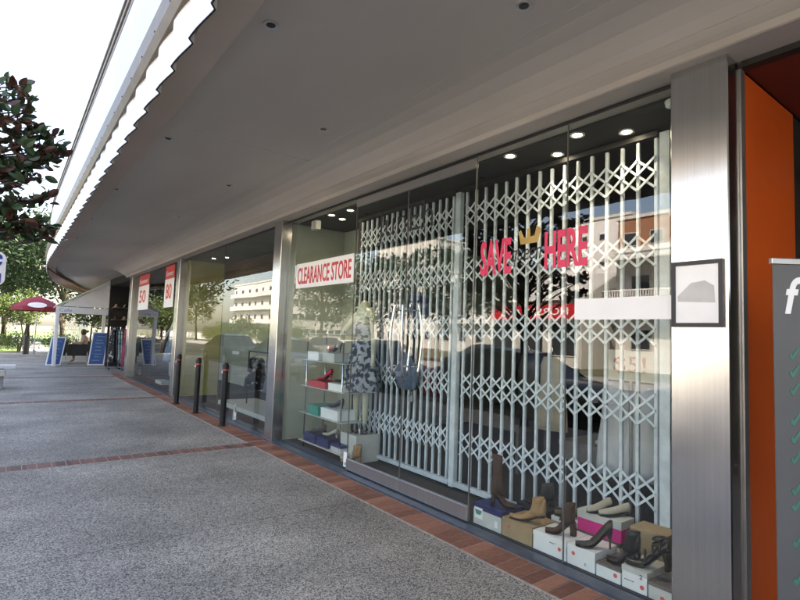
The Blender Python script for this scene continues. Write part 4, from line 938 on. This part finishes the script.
# ------------------------------------------------------------------ across the street (seen mirrored in the glass)
block('apartment_block','tall plain white apartment block with small windows across the street',-56,-45,28,36.5,15.2,M['white'],5,4,('x','y'),ww=.7,wh=.7)
block('apartment_block','red brown brick apartment block across the street',-52,-40,21.5,26.5,13.4,M['brickr'],4,2,('x',))
block('apartment_block','white rendered flats left of the brick block across the street',-52,-38,12,20.5,12.6,M['render'],4,4,('x','y'),balc=True)
s5=block('shop_row','two storey shop with pale awning across the street',-34,-25,8,18,7.4,M['render'],2,3,('x',))
MB().loft([[(-25,8,6.9),(-22.8,8,6.6),(-22.8,8,6.75),(-25,8,7.3)],[(-25,18,6.9),(-22.8,18,6.6),(-22.8,18,6.75),(-25,18,7.3)]]).build('awning',M['offw'],s5)
MB().box(-24.9,-23.4,8,18,3.6,3.8).build('balcony_slab',M['render'],s5)
bal=MB()
for i in range(60): bal.box(-23.5,-23.44,8.1+i*.165,8.16+i*.165,3.8,4.75)
bal.box(-23.52,-23.42,8,18,4.75,4.83);bal.build('balustrade',M['white'],s5)
block('low_shop','low shop with a pale gabled roof across the street',-31,-23,19.2,27.0,4.3,M['offw'],1,3,('x',),roof=2.2,z0w=.6,ww=2.0,wh=2.2)
rs_=thing('shop_sign','long red sign board over the low shop across the street','sign',(-22.3,22,3))
MB().box(-22.3,-22.15,19.0,26.2,3.05,3.95).build('panel',M['red'],rs_)
text('lettering','HORSEMANS',M['white'],rs_,(-22.14,19.6,3.25),(0,1,0),UZ,5.6,.5,bold=.02)
for y in (19,26): MB().tube([(-22.3,y,3.8),(-23,y,4.2)],.03,6).build('bracket',M['alu'],rs_)
block('apartment_block','white balconied flats far up the street beyond the bushes',-52,-40,98,132,13,M['render'],4,8,('x','y'),balc=True)
block('apartment_block','pale tall flats up the street behind the trees',-58,-46,60,76,17,M['render'],5,5,('x','y'))
block('apartment_block','cream flats halfway up the street',-50,-40,40,52,10,M['offw'],3,4,('x','y'),balc=True)
block('shop_row','plain white shop row across the street nearest the viewer',-34,-22,-22,6.5,9.5,M['render'],3,7,('x',),balc=True)
wf=thing('garden_fence','low pale garden wall with hedge across the street','wall',(-20,70,0))
MB().rbox(-20.2,-20,34,120,0,1.0,.02).build('wall_body',M['render'],wf)
TR=tree('street_tree','leafy street tree on the far verge opposite the glass doors',(-13.6,21,0),7.0,(2.8,2.8,2.2),M['leafd'],.26,60,60,51,.16,'street trees opposite',cr=.75,ch=4.6)
for i,(x,y,s,l) in enumerate(((-13.6,28,1.05,'second street tree along the far verge'),(-13.4,36,1.0,'third street tree along the far verge'),(-14.6,94,1.0,'fourth street tree along the far verge'),(-17,82,1.2,'street tree far up the street by the balconied flats'))):
    o=dup(TR,(x,y,0),i*1.3,l,'street trees opposite');o.scale=(s,s,s)
SB=shrub((-18.6,68,0),(2.6,2.2,1.7),M['leafl'],'large round bush by the garden wall up the street',61,60,70,.2,'street bushes')
for i,(x,y,s,l) in enumerate(((-18.6,75,.8,'smaller round bush next up the street'),(-18.6,81,.6,'small clipped bush far up the street'),(-18.6,60,.7,'small round bush before the large one'),(-18.4,52,.9,'round bush halfway up the street'))):
    o=dup(SB,(x,y,0),i,l,'street bushes');o.scale=(s,s,s)
# parked cars
def car(m,label,loc,kind='sedan'):
    t=thing('parked_car',label,'car',(0,0,0),'cars parked along the kerb')
    def sect(y,zb,zt,hw,): return [(-hw*.92,y,zb),(hw*.92,y,zb),(hw,y,zb+.18),(hw*.99,y,(zb+zt)/2),(hw*.93,y,zt-.04),(hw*.8,y,zt),(-hw*.8,y,zt),(-hw*.93,y,zt-.04),(-hw*.99,y,(zb+zt)/2),(-hw,y,zb+.18)]
    MB().loft([sect(-2.25,.35,.60,.66),sect(-2.15,.24,.72,.80),(sect(-1.6,.2,.84,.87)),sect(-.9,.2,.95,.89),sect(.9,.2,.97,.89),sect(1.7,.2,.98,.87),sect(2.15,.26,.92,.80),sect(2.25,.38,.8,.68)]).build('body',m,t,smooth=True)
    yy=[(-1.15,.90,.84),(-.45,1.36,.62),(.1,1.43,.60),(.85,1.40,.60),(1.6,1.0,.80)]
    rs=[]
    for y,z,hw in yy: rs.append([(-.84,y,.90),(.84,y,.90),(hw,y,z-.03),(hw*.85,y,z),(-hw*.85,y,z),(-hw,y,z-.03)])
    MB().loft(rs).build('windows',M['wwin'],t)
    MB().loft([[(-hw*.9,y,z+.004),(hw*.9,y,z+.004),(hw*.86,y,z+.03),(-hw*.86,y,z+.03)] for y,z,hw in yy[1:4]]).build('roof',m,t)
    for sx in (-1,1):
        for y in (-1.4,1.38):
            MB().loft([[(sx*x,y+.315*math.cos(a),.315+.315*math.sin(a)) for a in [2*math.pi*i/24 for i in range(24)]] for x in (.72,.905)]).build('tyre',M['tyre'],t)
            wh=MB().loft([[(sx*x,y+rr*math.cos(a),.315+rr*math.sin(a)) for a in [2*math.pi*i/18 for i in range(18)]] for x,rr in ((.90,.2),(.915,.17))]).build('rim',M['alu'],t)
        MB().rbox(sx*.62-.14,sx*.62+.14,-2.26,-2.2,.56,.70,.02).build('headlight',M['white'],t)
        MB().rbox(sx*.62-.14,sx*.62+.14,2.2,2.27,.66,.82,.02).build('tail_light',M['lens'],t)
        MB().rbox(sx*.97-.08,sx*.97+.08,-.85,-.75,.95,1.07,.02).build('mirror',m,t)
    t.location=loc;return t
c0=car(M['carpaint'],'dark parked car mirrored in the right window',(-3.0,7.6,-.13))
def recolour(o,m,ms):
    for ch in o.children:
        if ch.data and ch.data.materials and ch.data.materials[0]==m:
            ch.data=ch.data.copy();ch.data.materials[0]=ms
for y,mm,l in ((2.2,'carwhite','white parked car mirrored beside the wide steel column'),(13.4,'carpaint','dark parked car mirrored behind the glass doors'),(19.5,'carsilver','silver parked car further along the kerb'),(26,'carpaint','dark parked car near the cafe end of the kerb'),(-3.6,'carsilver','silver parked car behind the viewer')):
    c=dup(c0,(-3.0,y,-.13),0,l);
    if mm!='carpaint': recolour(c,M['carpaint'],M[mm])
for y,mm,l in ((24,'carwhite','white car parked on the far side of the street'),(31,'carsilver','silver car parked on the far side of the street'),(16,'carpaint','dark car parked on the far side of the street')):
    c=dup(c0,(-10.9,y,-.13),math.pi,l)
    if mm!='carpaint': recolour(c,M['carpaint'],M[mm])
